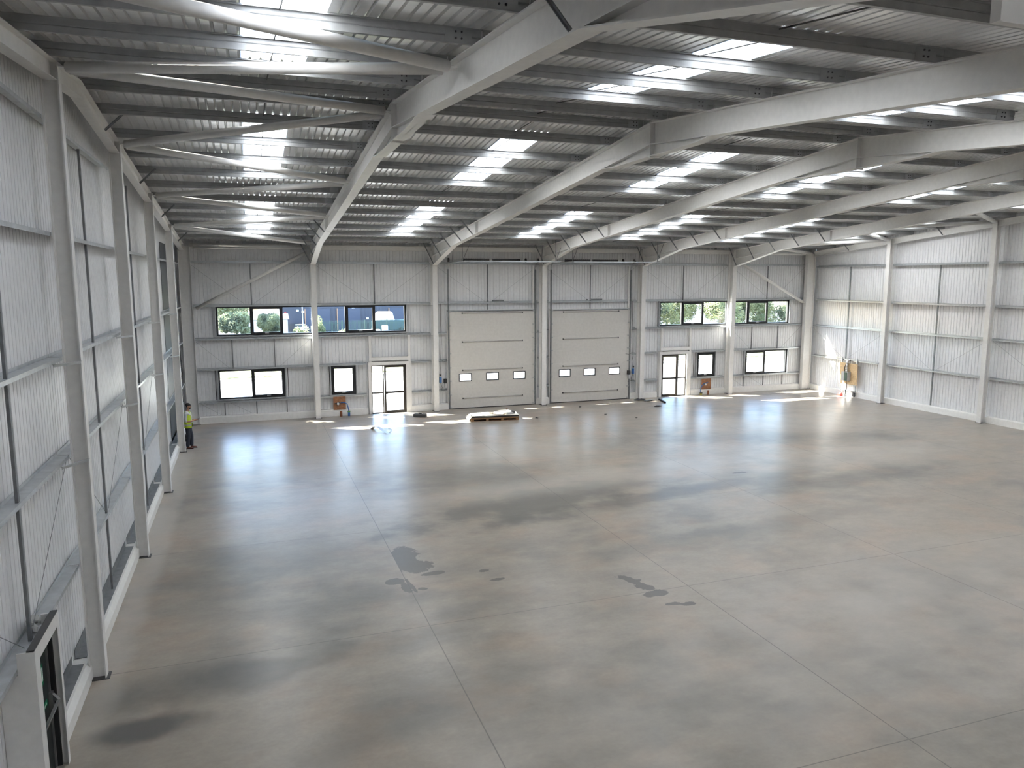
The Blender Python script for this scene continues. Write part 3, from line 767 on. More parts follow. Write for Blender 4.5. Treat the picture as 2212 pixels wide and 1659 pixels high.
# control boxes and cables beside the roller doors
def control(cx, label, mirror, lbl2):
    s = -1 if mirror else 1
    root = empty('door_control', (cx, -.1, 1.2), label, 'control box', 'roller door controls')
    box('control_box', MBL, (cx-.06, cx+.06, -.16, -.04, 1.46, 1.76), root, .008)
    box('isolator', MGY, (cx-.06, cx+.06, -.15, -.04, 1.79, 1.95), root, .006)
    box('isolator_knob', MBK, (cx-.04, cx+.04, -.175, -.15, 1.83, 1.91), root)
    dx = .27*s
    box('drive_unit', MBK, (cx+dx-.09, cx+dx+.06, -.2, -.04, 1.42, 1.66), root, .01)
    box('button_station', MGY, (cx+dx-.05, cx+dx+.07, -.2, -.06, 1.2, 1.42), root, .006)
    mb = MB(); mb.tube([(cx, -.08, 1.95), (cx+.02, -.06, 2.2), (cx+.06*s, -.05, 2.55), (cx+.04*s, -.04, 2.72), (cx+.1*s, -.04, 3.6), (cx+.06*s, -.04, 4.6), (cx+.09*s, -.04, 5.6)], .012, 6)
    mb.tube([(cx+.04*s, -.04, 2.7), (cx+.2*s, -.03, 2.55), (cx+.45*s, -.03, 2.62)], .012, 6); mb.tube([(cx, -.1, 1.46), (cx+.1*s, -.1, 1.2), (cx+.05*s, -.06, 1.06), (cx+.3*s, -.06, 1.0)], .012, 6)
    mb.obj('cable', MDK, root)
control(12.3, 'blue and black control boxes with cables left of the left roller door', False, '')
control(23.62, 'blue and black control boxes with cables right of the right roller door', True, '')

# meter boards
def meter(x0, x1, z0, z1, hose, label):
    root = empty('meter_board', ((x0+x1)/2, 0, z0), label, 'board')
    box('board', MPB, (x0, x1, -.055, -.035, z0, z1), root)
    xm, zm = (x0+x1)/2-.08, (z0+z1)/2
    mb = MB(); mb.tube([(xm-.16, -.09, zm), (xm-.05, -.09, zm)], .03, 10); mb.tube([(xm+.02, -.09, zm+.02), (xm+.1, -.09, zm+.02)], .03, 10); mb.obj('valve', MDK, root)
    mb = MB(); mb.tube([(xm, -.055, zm-.02), (xm, -.14, zm-.02)], .065, 18); mt = mb.obj('meter', MGY, root); mb = MB(); mb.tube([(xm, -.14, zm-.02), (xm, -.146, zm-.02)], .045, 16); mb.obj('dial', MK, mt)
    MB().tube(hose, .022, 8).obj('hose', MBL, root, smooth=True)
meter(6.78, 7.39, .32, .99, [(7.13, -.1, .68), (7.32, -.1, .69), (7.45, -.11, .6), (7.5, -.12, .42), (7.52, -.13, .2)], 'brown plywood meter board with blue hose under the left small window')
meter(28.26, 28.9, .3, .95, [(28.66, -.1, .72), (28.4, -.1, .66), (28.22, -.11, .5), (28.16, -.12, .3), (28.15, -.13, .12)], 'brown plywood meter board with blue hose under the right small window')
def stub(x, y, h, r_, m, label, m2=None):
    mb = MB(); mb.tube([(x, y, 0), (x, y, h)], r_, 16); o = tag(mb.obj('pipe_stub', m), label, 'pipe')
    if m2: MB().tube([(x, y, h), (x, y, h+.05)], r_+.012, 16).obj('collar', m2, o)
stub(7.13, -.2, .27, .06, MTC, 'terracotta pipe stub standing at the kerb below the left meter board')
stub(7.52, -.2, .2, .06, MBL, 'blue pipe stub with green collar under the left blue hose', MGN)
stub(28.6, -.25, .27, .055, MTC, 'terracotta pipe stub standing at the kerb below the right meter board')
stub(28.15, -.2, .1, .07, MYL, 'small yellow pipe stub under the right blue hose', MDK)

# meter cabinet on a plywood board, right wall
root = empty('service_board', (35.9, -3.5, .7), 'large pale plywood service board with grey cabinet on the right wall', 'board')
box('board', MPL, (35.90, 35.92, -4.2, -2.84, .72, 1.95), root)
cb = box('cabinet', MGY, (35.68, 35.9, -3.72, -3.22, .92, 1.46), root, .01)
box('cabinet_door', mat('dark_green_front', (.03, .07, .05), .35), (35.665, 35.68, -3.68, -3.45, .95, 1.43), cb)
mb = MB(); pts = [(35.8, -3.5, 1.46+.06*k) for k in range(11)]+[(35.86, -3.53, 2.12), (35.92, -3.56, 2.16)]
mb.tube(pts, [.075 if k % 2 else .06 for k in range(13)], 14); mb.obj('flexible_duct', MSL, root)
mb = MB(); mb.tube([(35.74, -3.42, 1.46), (35.76, -3.38, 1.7), (35.85, -3.4, 2.0), (35.93, -3.45, 2.2), (35.95, -3.6, 2.1)], .022, 8); mb.tube([(35.8, -3.5, .92), (35.82, -3.52, .6), (35.8, -3.55, .3), (35.82, -3.58, .0)], .02, 8)
mb.obj('cable', MBK, root)
mb = MB(); mb.box(35.92, 35.97, -2.98, -2.92, .3, 2.28); mb.box(35.92, 35.97, -4.12, -4.06, .1, 2.28); mb.box(35.92, 35.96, -4.12, -2.92, .33, .38); mb.obj('support_rail', MR, root)
mb = MB(); mb.box(35.84, 35.9, -4.15, -4.0, .05, .3); mb.obj('foot_bracket', MDK, root)
mb = MB(); mb.box(35.55, 35.75, -3.35, -3.15, 0, .12); mb.prism([(35.57, .12), (35.73, .12), (35.66, .2)], -3.33, -3.17, 'y')
tag(mb.obj('cable_reel', MRD), 'small red object on the floor below the plywood service board', 'reel')
mb = MB(); mb.tube([(35.72, -3.58, .0), (35.72, -3.58, .42)], .03, 10); tag(mb.obj('conduit', MBK), 'short black conduit rising from the floor by the right wall kerb', 'pipe')

# ------------------------------------------------------------------ fire door, left foreground
dr = sroot('door_5', (.0, -27.6, 0))
XO = .2
mb = MB(); mb.box(.01, XO, -28.08, -28.05, 0, 2.26); mb.box(-.195, .01, -28.08, -28.05, 0, 1.98); mb.obj('door_jamb', MW, dr)
mb = MB(); mb.box(XO+.0005, XO+.01, -28.08, -27.88, 0, 2.27); mb.obj('jamb_cover', MW, dr)
mb = MB(); mb.box(.01, XO, -26.88, -26.85, 0, 2.26); mb.box(-.195, .01, -26.88, -26.85, 0, 1.98); mb.obj('door_jamb', MW, dr)
mb = MB(); mb.box(XO+.0005, XO+.01, -26.93, -26.84, 0, 2.27); mb.obj('jamb_cover', MW, dr)
box('door_head', MW, (XO+.0005, XO+.01, -27.879, -26.931, 2.08, 2.27), dr)
box('head_soffit', MW, (.07, XO-.0, -28.04, -26.89, 2.08, 2.09), dr)
box('capping_angle', MDK, (.12, XO+.01, -28.08, -26.84, 2.271, 2.285), dr)
box('door_frame', MBK, (.0, .125, -26.93, -26.885, 0, 2.075), dr)
MG2 = mat('dark_fire_door', (.018, .022, .02), .35)
lf = box('door_leaf', MG2, (.01, .05, -28.0, -26.935, .01, 2.06), dr)
mb = MB(); mb.box(.051, .075, -26.99, -26.965, .03, 2.03); mb.box(.051, .10, -27.02, -26.95, .92, 1.16); mb.bar((.17, -27.9, 1.04), (.17, -27.0, 1.04), .035, .035); mb.bar((.17, -27.03, 1.04), (.09, -26.99, 1.12), .04, .05); mb.bar((.17, -27.85, 1.04), (.06, -27.9, 1.12), .04, .05)
mb.obj('panic_bar', mat('satin_grey', (.22, .22, .21), .4, .4), lf)
MSG = mat('sign_green', (.0, .22, .09), .4); MSW = mat('sign_white', (.8, .85, .8), .5)
def sign_on_leaf(y0, y1, z0, z1, parent):
    return box('exit_sign', MSG, (.051, .053, y0, y1, z0, z1), parent)
s1 = sign_on_leaf(-27.5, -27.19, 1.39, 1.70, lf)
mb = MB(); OY, OZ = .58, -.325
def sgq(p, q, w_): mb.bar((.0545, p[0]+OY, p[1]+OZ), (.0545, q[0]+OY, q[1]+OZ), .0014, w_)
mb.box(.0532, .0552, -27.83+OY, -27.79+OY, 1.78+OZ, 1.97+OZ)
for p, q, w_ in (((-27.93, 1.87), (-27.91, 1.94), .03), ((-27.93, 1.87), (-27.89, 1.82), .02), ((-27.89, 1.82), (-27.9, 1.77), .02), ((-27.93, 1.87), (-27.97, 1.82), .02), ((-27.97, 1.82), (-28.0, 1.83), .018), ((-27.91, 1.93), (-27.87, 1.91), .015), ((-27.91, 1.93), (-27.96, 1.91), .015)): sgq(p, q, w_)
mb.tube([(.0532, -27.9+OY, 1.965+OZ), (.0552, -27.9+OY, 1.965+OZ)], .016, 10); mb.obj('pictogram', MSW, s1)
s2 = sign_on_leaf(-27.62, -27.1, 1.04, 1.13, lf)
fc = bpy.data.curves.new('sign_text', 'FONT'); fc.body = 'Push bar to open'; fc.size = .065; fc.extrude = .0005; fc.align_x = 'CENTER'; fc.align_y = 'CENTER'
ft = bpy.data.objects.new('sign_text', fc); COL.objects.link(ft); fc.materials.append(MSW)
ft.parent = s2; ft.location = (.0542, -27.36, 1.085); ft.rotation_euler = (math.pi/2, 0, math.pi/2)
# crumpled polythene wedged on the rail above the door
mb = MB(); random.seed(3)
import bmesh
def lump(center, sc, seed, sub=3, amp=.3):
    bm = bmesh.new(); bmesh.ops.create_icosphere(bm, subdivisions=sub, radius=1); rn = random.Random(seed)
    from mathutils import noise as N_
    for v in bm.verts:
        k = 1+amp*N_.noise(v.co*2.1+Vector((seed, 0, 0)))+amp*.5*N_.noise(v.co*6+Vector((0, seed, 0)))
        v.co = Vector((v.co.x*sc[0], v.co.y*sc[1], v.co.z*sc[2]))*k+Vector(center)
    m_ = MB(); bm.verts.ensure_lookup_table(); m_.add([v.co[:] for v in bm.verts], [tuple(v.index for v in f.verts) for f in bm.faces]); bm.free(); return m_
tag(lump((-.08, -26.9, 2.15), (.06, .15, .09), 4, 3, .9).obj('polythene_ball', mat('cloudy_polythene', (.42, .42, .40), .3)), 'crumpled clear plastic wedged on the rail above the fire door', 'plastic', None)

# dark lining and services in the farthest left bay
struct(box('wall_left_panel', MDP, (-.195, -.185, -5.9, -.35, .36, 8.3)))
mb = MB(); mb.tube([(-.06, -1.5, 4.0), (-.05, -1.3, 3.2), (-.03, -1.15, 2.6), (-.08, -1.3, 2.2), (-.06, -1.4, 1.3)], .03, 8)
tag(mb.obj('hanging_cable', MBK), 'black cables hanging down behind the farthest left gable post', 'cable')

# ------------------------------------------------------------------ loose things on the floor
def th(o, label, cat, group=None): return tag(o, label, cat, group)
# pallet with stacked boards
root = empty('pallet', (14.1, -3.45, 0), 'low timber pallet on the floor in front of the left roller door', 'pallet')
def rb(mb, cx, cy, ang, x0, x1, y0, y1, z0, z1):
    c, s = math.cos(ang), math.sin(ang); vs = [(cx+x*c-y*s, cy+x*s+y*c, z_) for z_ in (z0, z1) for y in (y0, y1) for x in (x0, x1)]
    mb.add(vs, [(0, 2, 3, 1), (4, 5, 7, 6), (0, 1, 5, 4), (2, 6, 7, 3), (0, 4, 6, 2), (1, 3, 7, 5)])
PA, PX, PY = -.12, 14.12, -3.45
for yy in (-.5, 0, .45):
    mb = MB(); rb(mb, PX, PY, PA, -1.18, 1.18, yy, yy+.1, 0, .018); mb.obj('bottom_board', MWD, root)
for xx in (-1.18, -.45, .3, 1.04):
    for yy in (-.5, 0, .45):
        mb = MB(); rb(mb, PX, PY, PA, xx, xx+.14, yy, yy+.1, .018, .1); mb.obj('block', MWD, root)
for k in range(7):
    mb = MB(); rb(mb, PX, PY, PA, -1.18+k*.37, -1.18+k*.37+.14, -.52, .57, .1, .12); mb.obj('deck_board', MWD, root)
mb = MB(); rb(mb, PX, PY, PA, -1.2, 1.2, -.54, .56, .122, .16); th(mb.obj('board', MWD), 'brown board lying lowest in the stack on the pallet', 'board', 'boards stacked on the pallet')
mb = MB(); rb(mb, PX-.02, PY+.02, PA, -1.18, 1.22, -.53, .58, .162, .2); th(mb.obj('board', MCB), 'tan sheet second from the bottom of the pallet stack', 'board', 'boards stacked on the pallet')
mb = MB(); rb(mb, PX, PY, PA, -1.14, 1.16, -.56, .55, .202, .25); th(mb.obj('board', MBK), 'black edged sheet near the top of the pallet stack', 'board', 'boards stacked on the pallet')
mb = MB(); c, s = math.cos(PA), math.sin(PA)
nx, ny = 24, 10
for j in range(ny+1):
    for i in range(nx+1):
        x = -1.3+2.5*i/nx; y = -.54+1.12*j/ny; z_ = .262+.008*math.sin(x*5+j)+.006*math.sin(y*9)
        if x < -1.12: z_ -= (-1.12-x)*1.1
        mb.v.append((PX+x*c-y*s, PY+x*s+y*c, z_))
for j in range(ny):
    for i in range(nx): o_ = j*(nx+1)+i; mb.f.append((o_, o_+1, o_+nx+2, o_+nx+1))
o = mb.obj('cover_sheet', MCR); sm_ = o.modifiers.new('thick', 'SOLIDIFY'); sm_.thickness = .006
th(o, 'cream cover sheet draped over the top of the pallet stack', 'sheet')
mb = MB(); mb.bar((14.0, -3.7, .31), (14.45, -3.95, .285), .1, .012); mb.bar((14.45, -3.95, .29), (14.85, -3.6, .32), .1, .012); th(mb.obj('cardboard_strip', MCB), 'bent tan cardboard strip lying on the cover sheet', 'cardboard')
mb = MB(); mb.tube([(13.85, -3.6, .34), (14.05, -3.72, .34)], .06, 14); th(mb.obj('paper_roll', MCR), 'short white roll on the middle of the covered stack', 'roll')
o = MB().tube([(14.98, -3.45, .33), (15.12, -3.75, .33)], .07, 16).obj('bottle', MDK); MB().tube([(14.90, -3.28, .33), (14.98, -3.45, .33)], .06, 16).obj('lid', MCR, o)
th(o, 'dark canister with white cap lying at the right end of the pallet stack', 'canister')
mb = MB(); mb.tube([(14.78, -3.7, .27), (14.75, -3.68, .5)], .015, 8); mb.box(14.71, 14.79, -3.70, -3.66, .48, .53); th(mb.obj('brush', MWD), 'small upright wooden handled tool on the pallet stack', 'tool')
mb = MB(); mb.box(14.7, 15.05, -3.85, -3.6, .27, .34); th(mb.obj('tool_box', MGY), 'flat grey box beside the canister on the pallet stack', 'box')
# dark tool bag
mb = MB(); rb(mb, 10.85, -1.65, -.55, -.33, .33, -.12, .12, 0, .16); o = mb.obj('tool_case', MDK, bevel=.03); mb = MB(); rb(mb, 10.85, -1.65, -.55, -.08, .08, -.012, .012, .16, .2); mb.obj('handle', MBK, o)
th(o, 'long black tool case on the floor right of the left glass door', 'case')
# curled metal strip
mb = MB(); pts = [(8.1, -3.85, .0), (8.18, -4.1, .13), (8.3, -4.4, .17), (8.42, -4.8, .09), (8.62, -5.35, .012)]
for (p, q) in zip(pts, pts[1:]): mb.bar(p, q, .16, .006)
th(mb.obj('curled_strip', MR), 'curled grey metal strip on the floor before the left glass door', 'strip')
th(MB().tube([(8.8, -4.2, .01), (8.88, -4.55, .05), (8.8, -4.9, .02), (8.62, -5.2, .01)], .01, 6).obj('wire_offcut', MGD), 'thin curved wire offcut beside the curled metal strip', 'wire')
mb = MB(); mb.bar((24.85, -1.0, .04), (24.6, -2.1, .04), .08, .08); th(mb.obj('black_tube', MBK), 'straight black tube lying left of the right glass door', 'tube')
th(lump((23.75, -.75, .05), (.32, .12, .05), 11, 3, .5).obj('rag', MDK), 'dark rag heap on the floor by the column right of roller doors', 'rag')
th(lump((24.12, -1.15, .04), (.32, .1, .04), 12, 3, .5).obj('rag', MDP), 'flat dark rag between the black tube and the rag heap', 'rag')
th(lump((23.68, -2.9, .03), (.2, .08, .03), 13, 3, .6).obj('rag', MDP), 'small dark scrap nearest the camera below the black tube', 'rag')
for i, (px_, py_, t) in enumerate(((16.25, -3.9, 'right of the pallet'), (19.6, -1.7, 'in front of the right roller door'), (19.9, -4.2, 'farther out before the right roller door'), (20.9, -5.6, 'farthest out on the open floor'))):
    th(lump((px_, py_, .02), (.07, .04, .02), 20+i, 2, .4).obj('offcut', MDK), f"tiny dark offcut on the floor {t}", 'offcut', 'offcuts on the floor')
th(box('white_strip', MCR, (28.2, 29.0, -1.78, -1.72, 0, .01)), 'thin white strip lying on the floor before the right small window', 'strip')

# sack truck behind the man
root = empty('sack_truck', (.25, -3.9, 0), 'dark sack truck with red base beside the wall behind the man', 'trolley')
mb = MB(); mb.tube([(.1, -3.8, .25), (.0, -3.85, .9), (-.02, -3.85, 1.35), (.06, -3.85, 1.5)], .025, 10); mb.tube([(.1, -4.0, .25), (.0, -4.0, .9), (-.02, -4.0, 1.35), (.06, -4.0, 1.5)], .025, 10); mb.obj('handle', mat('navy_handle', (.01, .015, .04), .4), root)
box('body', MBK, (.02, .42, -4.08, -3.75, .14, .3), root, .03); box('base', MRD, (.05, .45, -4.06, -3.77, .03, .14), root, .02)
for yy in (-4.12, -3.75):
    mb = MB(); mb.tube([(.14, yy, .09), (.14, yy+.04, .09)], .09, 18); mb.obj('wheel', MBK, root)

# ------------------------------------------------------------------ the man
def skin(name, pts, edges, rads, m, parent, root_i=0, sub=2):
    me = bpy.data.meshes.new(name); me.from_pydata(pts, edges, []); me.update(); me.materials.append(m)
    o = bpy.data.objects.new(name, me); COL.objects.link(o)
    if parent is not None: o.parent = parent
    sk = o.modifiers.new('skin', 'SKIN'); sk.use_smooth_shade = True
    for i, r_ in enumerate(rads):
        rr = r_ if isinstance(r_, tuple) else (r_, r_)
        me.skin_vertices[0].data[i].radius = rr; me.skin_vertices[0].data[i].use_root = (i == root_i)
    sb = o.modifiers.new('sub', 'SUBSURF'); sb.levels = sub; sb.render_levels = sub
    return o
MSKIN = mat('skin', (.42, .22, .14), .5); MHAIR = mat('dark_hair', (.015, .010, .008), .6); MJEAN = mat('dark_navy_trousers', (.022, .027, .042), .8)
MSHIRT = mat('white_shirt', (.55, .57, .55), .8); MVEST = mat('hi_vis_yellow', (.50, .68, .04), .6); MTAPE = mat('reflective_tape', (.42, .45, .44), .35); MSHOE = mat('brown_leather', (.12, .035, .02), .45)
PS = 1.04
man = empty('person', (.42, -5.5, 0), 'standing man in yellow hi-vis vest and dark trousers looking at a phone', 'person')
man.rotation_euler = (0, 0, math.radians(-8)); man.scale = (PS, PS, PS)
# local frame: +x forward (right in the picture), +y away from the camera
J = {'pel': (0, 0, .96), 'spn': (.0, 0, 1.12), 'chs': (-.01, 0, 1.3), 'upc': (-.01, 0, 1.42), 'nek': (.01, 0, 1.5), 'nk2': (.04, 0, 1.56), 'hd1': (.06, 0, 1.62), 'hd2': (.065, 0, 1.69), 'hd3': (.05, 0, 1.76)}
P_ = list(J.values()); E_ = [(0, 1), (1, 2), (2, 3), (3, 4), (4, 5), (5, 6), (6, 7), (7, 8)]
R_ = [(.10, .13), (.09, .12), (.09, .135), (.075, .12), (.06, .06), (.055, .055), (.07, .065), (.092, .078), (.07, .065)]
def chain(start, pts, rads):
    i = start
    for p, r_ in zip(pts, rads): P_.append(p); R_.append(r_); E_.append((i, len(P_)-1)); i = len(P_)-1
    return i
hands = []
for sg, hx in ((-1, .36), (1, .345)):
    i = chain(3, [(-.02, sg*.17, 1.41), (-.05, sg*.225, 1.27), (-.04, sg*.225, 1.12), (.1, sg*.16, 1.1), (.235, sg*.07, 1.125)], [.058, .052, .043, .038, .028])
    i = chain(i, [(.27, sg*.05, 1.135), (.31, sg*.035, 1.145)], [(.034, .022), (.036, .018)])
    wrist = i
    for k in range(4):      # fingers curling under the phone
        y0 = sg*(.05-.022*k) if sg < 0 else sg*(.05-.022*k)
        L_ = (.034, .04, .037, .03)[k]
        chain(wrist, [(.335, sg*(.055-.018*k), 1.14), (.335+L_, sg*(.048-.018*k), 1.142), (.335+L_*1.6, sg*(.036-.016*k), 1.153)], [.010, .009, .008])
    chain(wrist, [(.31, sg*.012, 1.168), (.34, sg*.008, 1.18)], [.011, .009])
for sg, dx in ((-1, -.03), (1, .07)):
    chain(0, [(-.01, sg*.09, .9), (.0+dx*.3, sg*.1, .7), (.03+dx*.6, sg*.1, .5), (.0+dx*.9, sg*.1, .3), (-.02+dx, sg*.1, .1), (-.01+dx, sg*.1, .05), (.1+dx, sg*.11, .035), (.16+dx, sg*.115, .03)], [.07, .062, .045, .038, .032, .034, .035, .028])
body = skin('body', P_, E_, R_, MSKIN, man)
def sk2(name, pts, rads, m, sub=2, par=None): return skin(name, pts, [(i, i+1) for i in range(len(pts)-1)], rads, m, par or man, 0, sub)
# trousers
tp = [(0, 0, .99), (0, 0, .92)]; te = [(0, 1)]; tr = [(.14, .17), (.13, .165)]
for sg, dx in ((-1, -.03), (1, .07)):
    i = 1
    for p, r_ in zip([(0, sg*.095, .86), (dx*.3, sg*.1, .7), (.035+dx*.6, sg*.1, .5), (.005+dx*.9, sg*.1, .3), (-.01+dx, sg*.1, .07)], [.108, .096, .08, .074, .074]):
        tp.append(p); tr.append(r_); te.append((i, len(tp)-1)); i = len(tp)-1
skin('trousers', tp, te, tr, MJEAN, man, 0)
# shirt with rolled sleeves
sp = [(0, 0, .95), (0, 0, 1.12), (-.01, 0, 1.3), (-.01, 0, 1.43), (.01, 0, 1.5)]; se = [(0, 1), (1, 2), (2, 3), (3, 4)]; sr = [(.145, .178), (.14, .175), (.145, .195), (.112, .165), (.068, .07)]
for sg in (-1, 1):
    i = 3
    for p, r_ in zip([(-.02, sg*.175, 1.415), (-.052, sg*.23, 1.27), (-.045, sg*.23, 1.125), (.02, sg*.205, 1.105)], [.072, .07, .064, .055]):
        sp.append(p); sr.append(r_); se.append((i, len(sp)-1)); i = len(sp)-1
skin('shirt', sp, se, sr, MSHIRT, man, 1)
# vest: open-fronted sleeveless shell, lofted rings
mb = MB(); rings = [(.84, .165, .195), (.95, .168, .2), (1.1, .15, .188), (1.25, .152, .197), (1.36, .14, .185), (1.42, .128, .135), (1.47, .10, .09)]
n = 28
for zz, rx, ry in rings:
    for k in range(n+1):
        t = math.radians(28)+(2*math.pi-math.radians(56))*k/n
        mb.v.append((-.005+rx*math.cos(t)*(1.0), ry*math.sin(t), zz))
for j in range(len(rings)-1):
    for k in range(n):
        t = 28+(360-56)*(k+.5)/n
        mb.f.append((j*(n+1)+k, j*(n+1)+k+1, (j+1)*(n+1)+k+1, (j+1)*(n+1)+k))
vest = mb.obj('vest', MVEST, smooth=True); vest.parent = man; sm_ = vest.modifiers.new('t', 'SOLIDIFY'); sm_.thickness = .008; sm_.offset = 1
mb = MB()
for zz, rx, ry in ((.93, .180, .213), (.985, .180, .212)):
    for k in range(n+1):
        t = math.radians(28)+(2*math.pi-math.radians(56))*k/n; mb.v.append((-.005+rx*math.cos(t), ry*math.sin(t), zz))
for k in range(n): mb.f.append((k, k+1, n+1+k+1, n+1+k))
tp_ = mb.obj('reflective_band', MTAPE, smooth=True); tp_.parent = vest
for nm, sg in (('left', 1), ('right', -1)):
    q = MB(); q.bar((.135, sg*.085, 1.0), (.115, sg*.09, 1.38), .05, .006, (1, 0, 0)); q = q.obj('reflective_band', MTAPE); q.parent = vest
# shoes
for sg, dx in ((-1, -.03), (1, .07)):
    s_ = sk2('shoe', [(-.05+dx, sg*.1, .05), (.02+dx, sg*.1, .05), (.12+dx, sg*.11, .038), (.19+dx, sg*.115, .034)], [(.045, .048), (.048, .045), (.045, .034), (.036, .028)], MSHOE)
    q = MB(); q.box(-.07+dx, .195+dx, sg*.107-.034, sg*.107+.034, 0, .024); q = q.obj('sole', MBK); q.parent = s_
# hair, beard, face
def ell(name, c, r_, m, par, rot=0, cut=None, sub=3):
    bm = bmesh.new(); bmesh.ops.create_icosphere(bm, subdivisions=sub, radius=1)
    for v in bm.verts: v.co = Vector((v.co.x*r_[0], v.co.y*r_[1], v.co.z*r_[2]))
    if cut: bmesh.ops.bisect_plane(bm, geom=bm.verts[:]+bm.edges[:]+bm.faces[:], plane_co=cut[0], plane_no=cut[1], clear_outer=True)
    me = bpy.data.meshes.new(name); bm.to_mesh(me); bm.free(); me.materials.append(m)
    me.polygons.foreach_set('use_smooth', [True]*len(me.polygons))
    o = bpy.data.objects.new(name, me); COL.objects.link(o); o.parent = par; o.location = c; o.rotation_euler = (0, rot, 0); return o
hair = ell('hair', (.036, 0, 1.728), (.102, .088, .084), MHAIR, man, math.radians(22), ((.0, 0, -.02), (.25, 0, -1)))
ell('hair', (.018, 0, 1.695), (.058, .072, .068), MHAIR, man)
beard = ell('beard', (.078, 0, 1.612), (.056, .058, .045), MHAIR, man)
ell('nose', (.137, 0, 1.668), (.016, .010, .024), MSKIN, man)
for sg in (-1, 1):
    e_ = ell('eye', (.122, sg*.029, 1.69), (.008, .009, .005), MSW, man); ell('iris', (.005, 0, 0), (.004, .005, .0045), MHAIR, e_)
    ell('ear', (.045, sg*.084, 1.66), (.02, .01, .03), MSKIN, man)
    q = MB(); q.bar((.14, sg*.018, 1.703), (.128, sg*.05, 1.706), .01, .008); q = q.obj('eyebrow', MHAIR); q.parent = man
q = MB(); q.bar((.141, -.02, 1.63), (.141, .02, 1.63), .008, .008); q = q.obj('mouth', mat('lips', (.32, .12, .1), .5)); q.parent = man
# phone held in both hands (its own thing)
cph, sph = math.cos(math.radians(-8)), math.sin(math.radians(-8))
def man_w(x, y, z_): x, y, z_ = x*PS, y*PS, z_*PS; return (.42+x*cph-y*sph, -5.5+x*sph+y*cph, z_)
ph = MB(); pc, pq = Vector(man_w(.31, 0, 1.162)), Vector(man_w(.44, 0, 1.20))
ph.bar(pc, pq, .072, .009, (0, 0, 1)); ph = ph.obj('phone', MBK)
tag(ph, 'black phone held up in both hands of the man', 'phone')
q = MB(); dv = Vector((0, 0, .006)); q.bar(pc.lerp(pq, .06)+dv, pc.lerp(pq, .94)+dv, .064, .002); q = q.obj('screen', mat('phone_screen', (.05, .06, .08), .1)); q.parent = ph

# ------------------------------------------------------------------ outside, seen through the windows
MCON = mat('pale_concrete', (.55, .54, .51), .8, noise=.08, nscale=1.5); MASP = mat('grey_asphalt', (.05, .052, .058), .9, noise=.15, nscale=3)
MGR = mat('rough_grass', (.27, .28, .15), .9, noise=.5, nscale=2.5); MNV = mat('navy_cladding', (.05, .055, .075), .6)
MWH = mat('white_render', (.75, .75, .73), .7); MFN = mat('green_fence_paint', (.03, .07, .055), .5)
struct(box('ground', MASP, (-40, 110, .31, 130, -.3, -.06))); struct(box('yard', MCON, (-30, 90, .32, 15.5, -.059, -.01)))
struct(box('verge', MGR, (-30, 90, 16.1, 30, -.059, .25))); struct(box('trim_kerb', MWH, (-30, 90, 15.6, 16.0, -.059, .14)))
struct(MB().prism([(16.3, .1), (20, .95), (30.5, 1.5), (30.5, -.05), (16.3, -.05)], 31, 80, 'x').obj('bank', MGR))
def leafmat(name, c1, c2):
    m = bpy.data.materials.new(name); m.use_nodes = True; n = m.node_tree; n.nodes.clear(); N = n.nodes.new; L = n.links.new
    o = N('ShaderNodeOutputMaterial'); mx = N('ShaderNodeMixShader'); mx.inputs[0].default_value = .45
    d = N('ShaderNodeBsdfDiffuse'); t = N('ShaderNodeBsdfTranslucent'); g = N('ShaderNodeNewGeometry'); x = N('ShaderNodeTexNoise'); x.inputs['Scale'].default_value = .8
    L(g.outputs['Position'], x.inputs['Vector']); r_ = N('ShaderNodeValToRGB'); r_.color_ramp.elements[0].position = .38; r_.color_ramp.elements[1].position = .62
    r_.color_ramp.elements[0].color = (*c1, 1); r_.color_ramp.elements[1].color = (*c2, 1); L(x.outputs['Fac'], r_.inputs[0])
    L(r_.outputs[0], d.inputs[0]); L(r_.outputs[0], t.inputs[0]); L(d.outputs[0], mx.inputs[1]); L(t.outputs[0], mx.inputs[2]); L(mx.outputs[0], o.inputs[0]); return m
ML1 = leafmat('olive_leaves', (.12, .14, .10), (.34, .37, .22)); ML2 = leafmat('bright_leaves', (.19, .22, .12), (.48, .48, .28)); ML3 = leafmat('autumn_leaves', (.10, .12, .03), (.30, .17, .08))
MBARK = mat('bark', (.10, .075, .05), .9)
def crown(rx, ry, z0, z1, n_, leaf, seed):
    rn = random.Random(seed); mb = MB(); cl = []
    for _ in range(14):
        t = rn.uniform(0, 6.28); q = rn.uniform(.15, .75); cl.append((rx*q*math.cos(t), ry*q*math.sin(t), rn.uniform(z0+.2*(z1-z0), z1-.15*(z1-z0)), rn.uniform(.35, .6)))
    for _ in range(n_):
        c = rn.choice(cl); v = Vector((rn.gauss(0, 1), rn.gauss(0, 1), rn.gauss(0, 1))).normalized()*c[3]*rn.uniform(.6, 1.05)
        p = Vector((c[0]+v.x*rx, c[1]+v.y*ry, c[2]+v.z*(z1-z0)*.45))
        if p.z < z0*.6: continue
        u = Vector((rn.gauss(0, 1), rn.gauss(0, 1), rn.gauss(0, 1))).normalized(); w_ = u.orthogonal().normalized()
        s_ = leaf*rn.uniform(.6, 1.3); mb.add([p-u*s_, p+w_*s_*.5, p+u*s_, p-w_*s_*.5], [(0, 1, 2, 3)])
    return mb
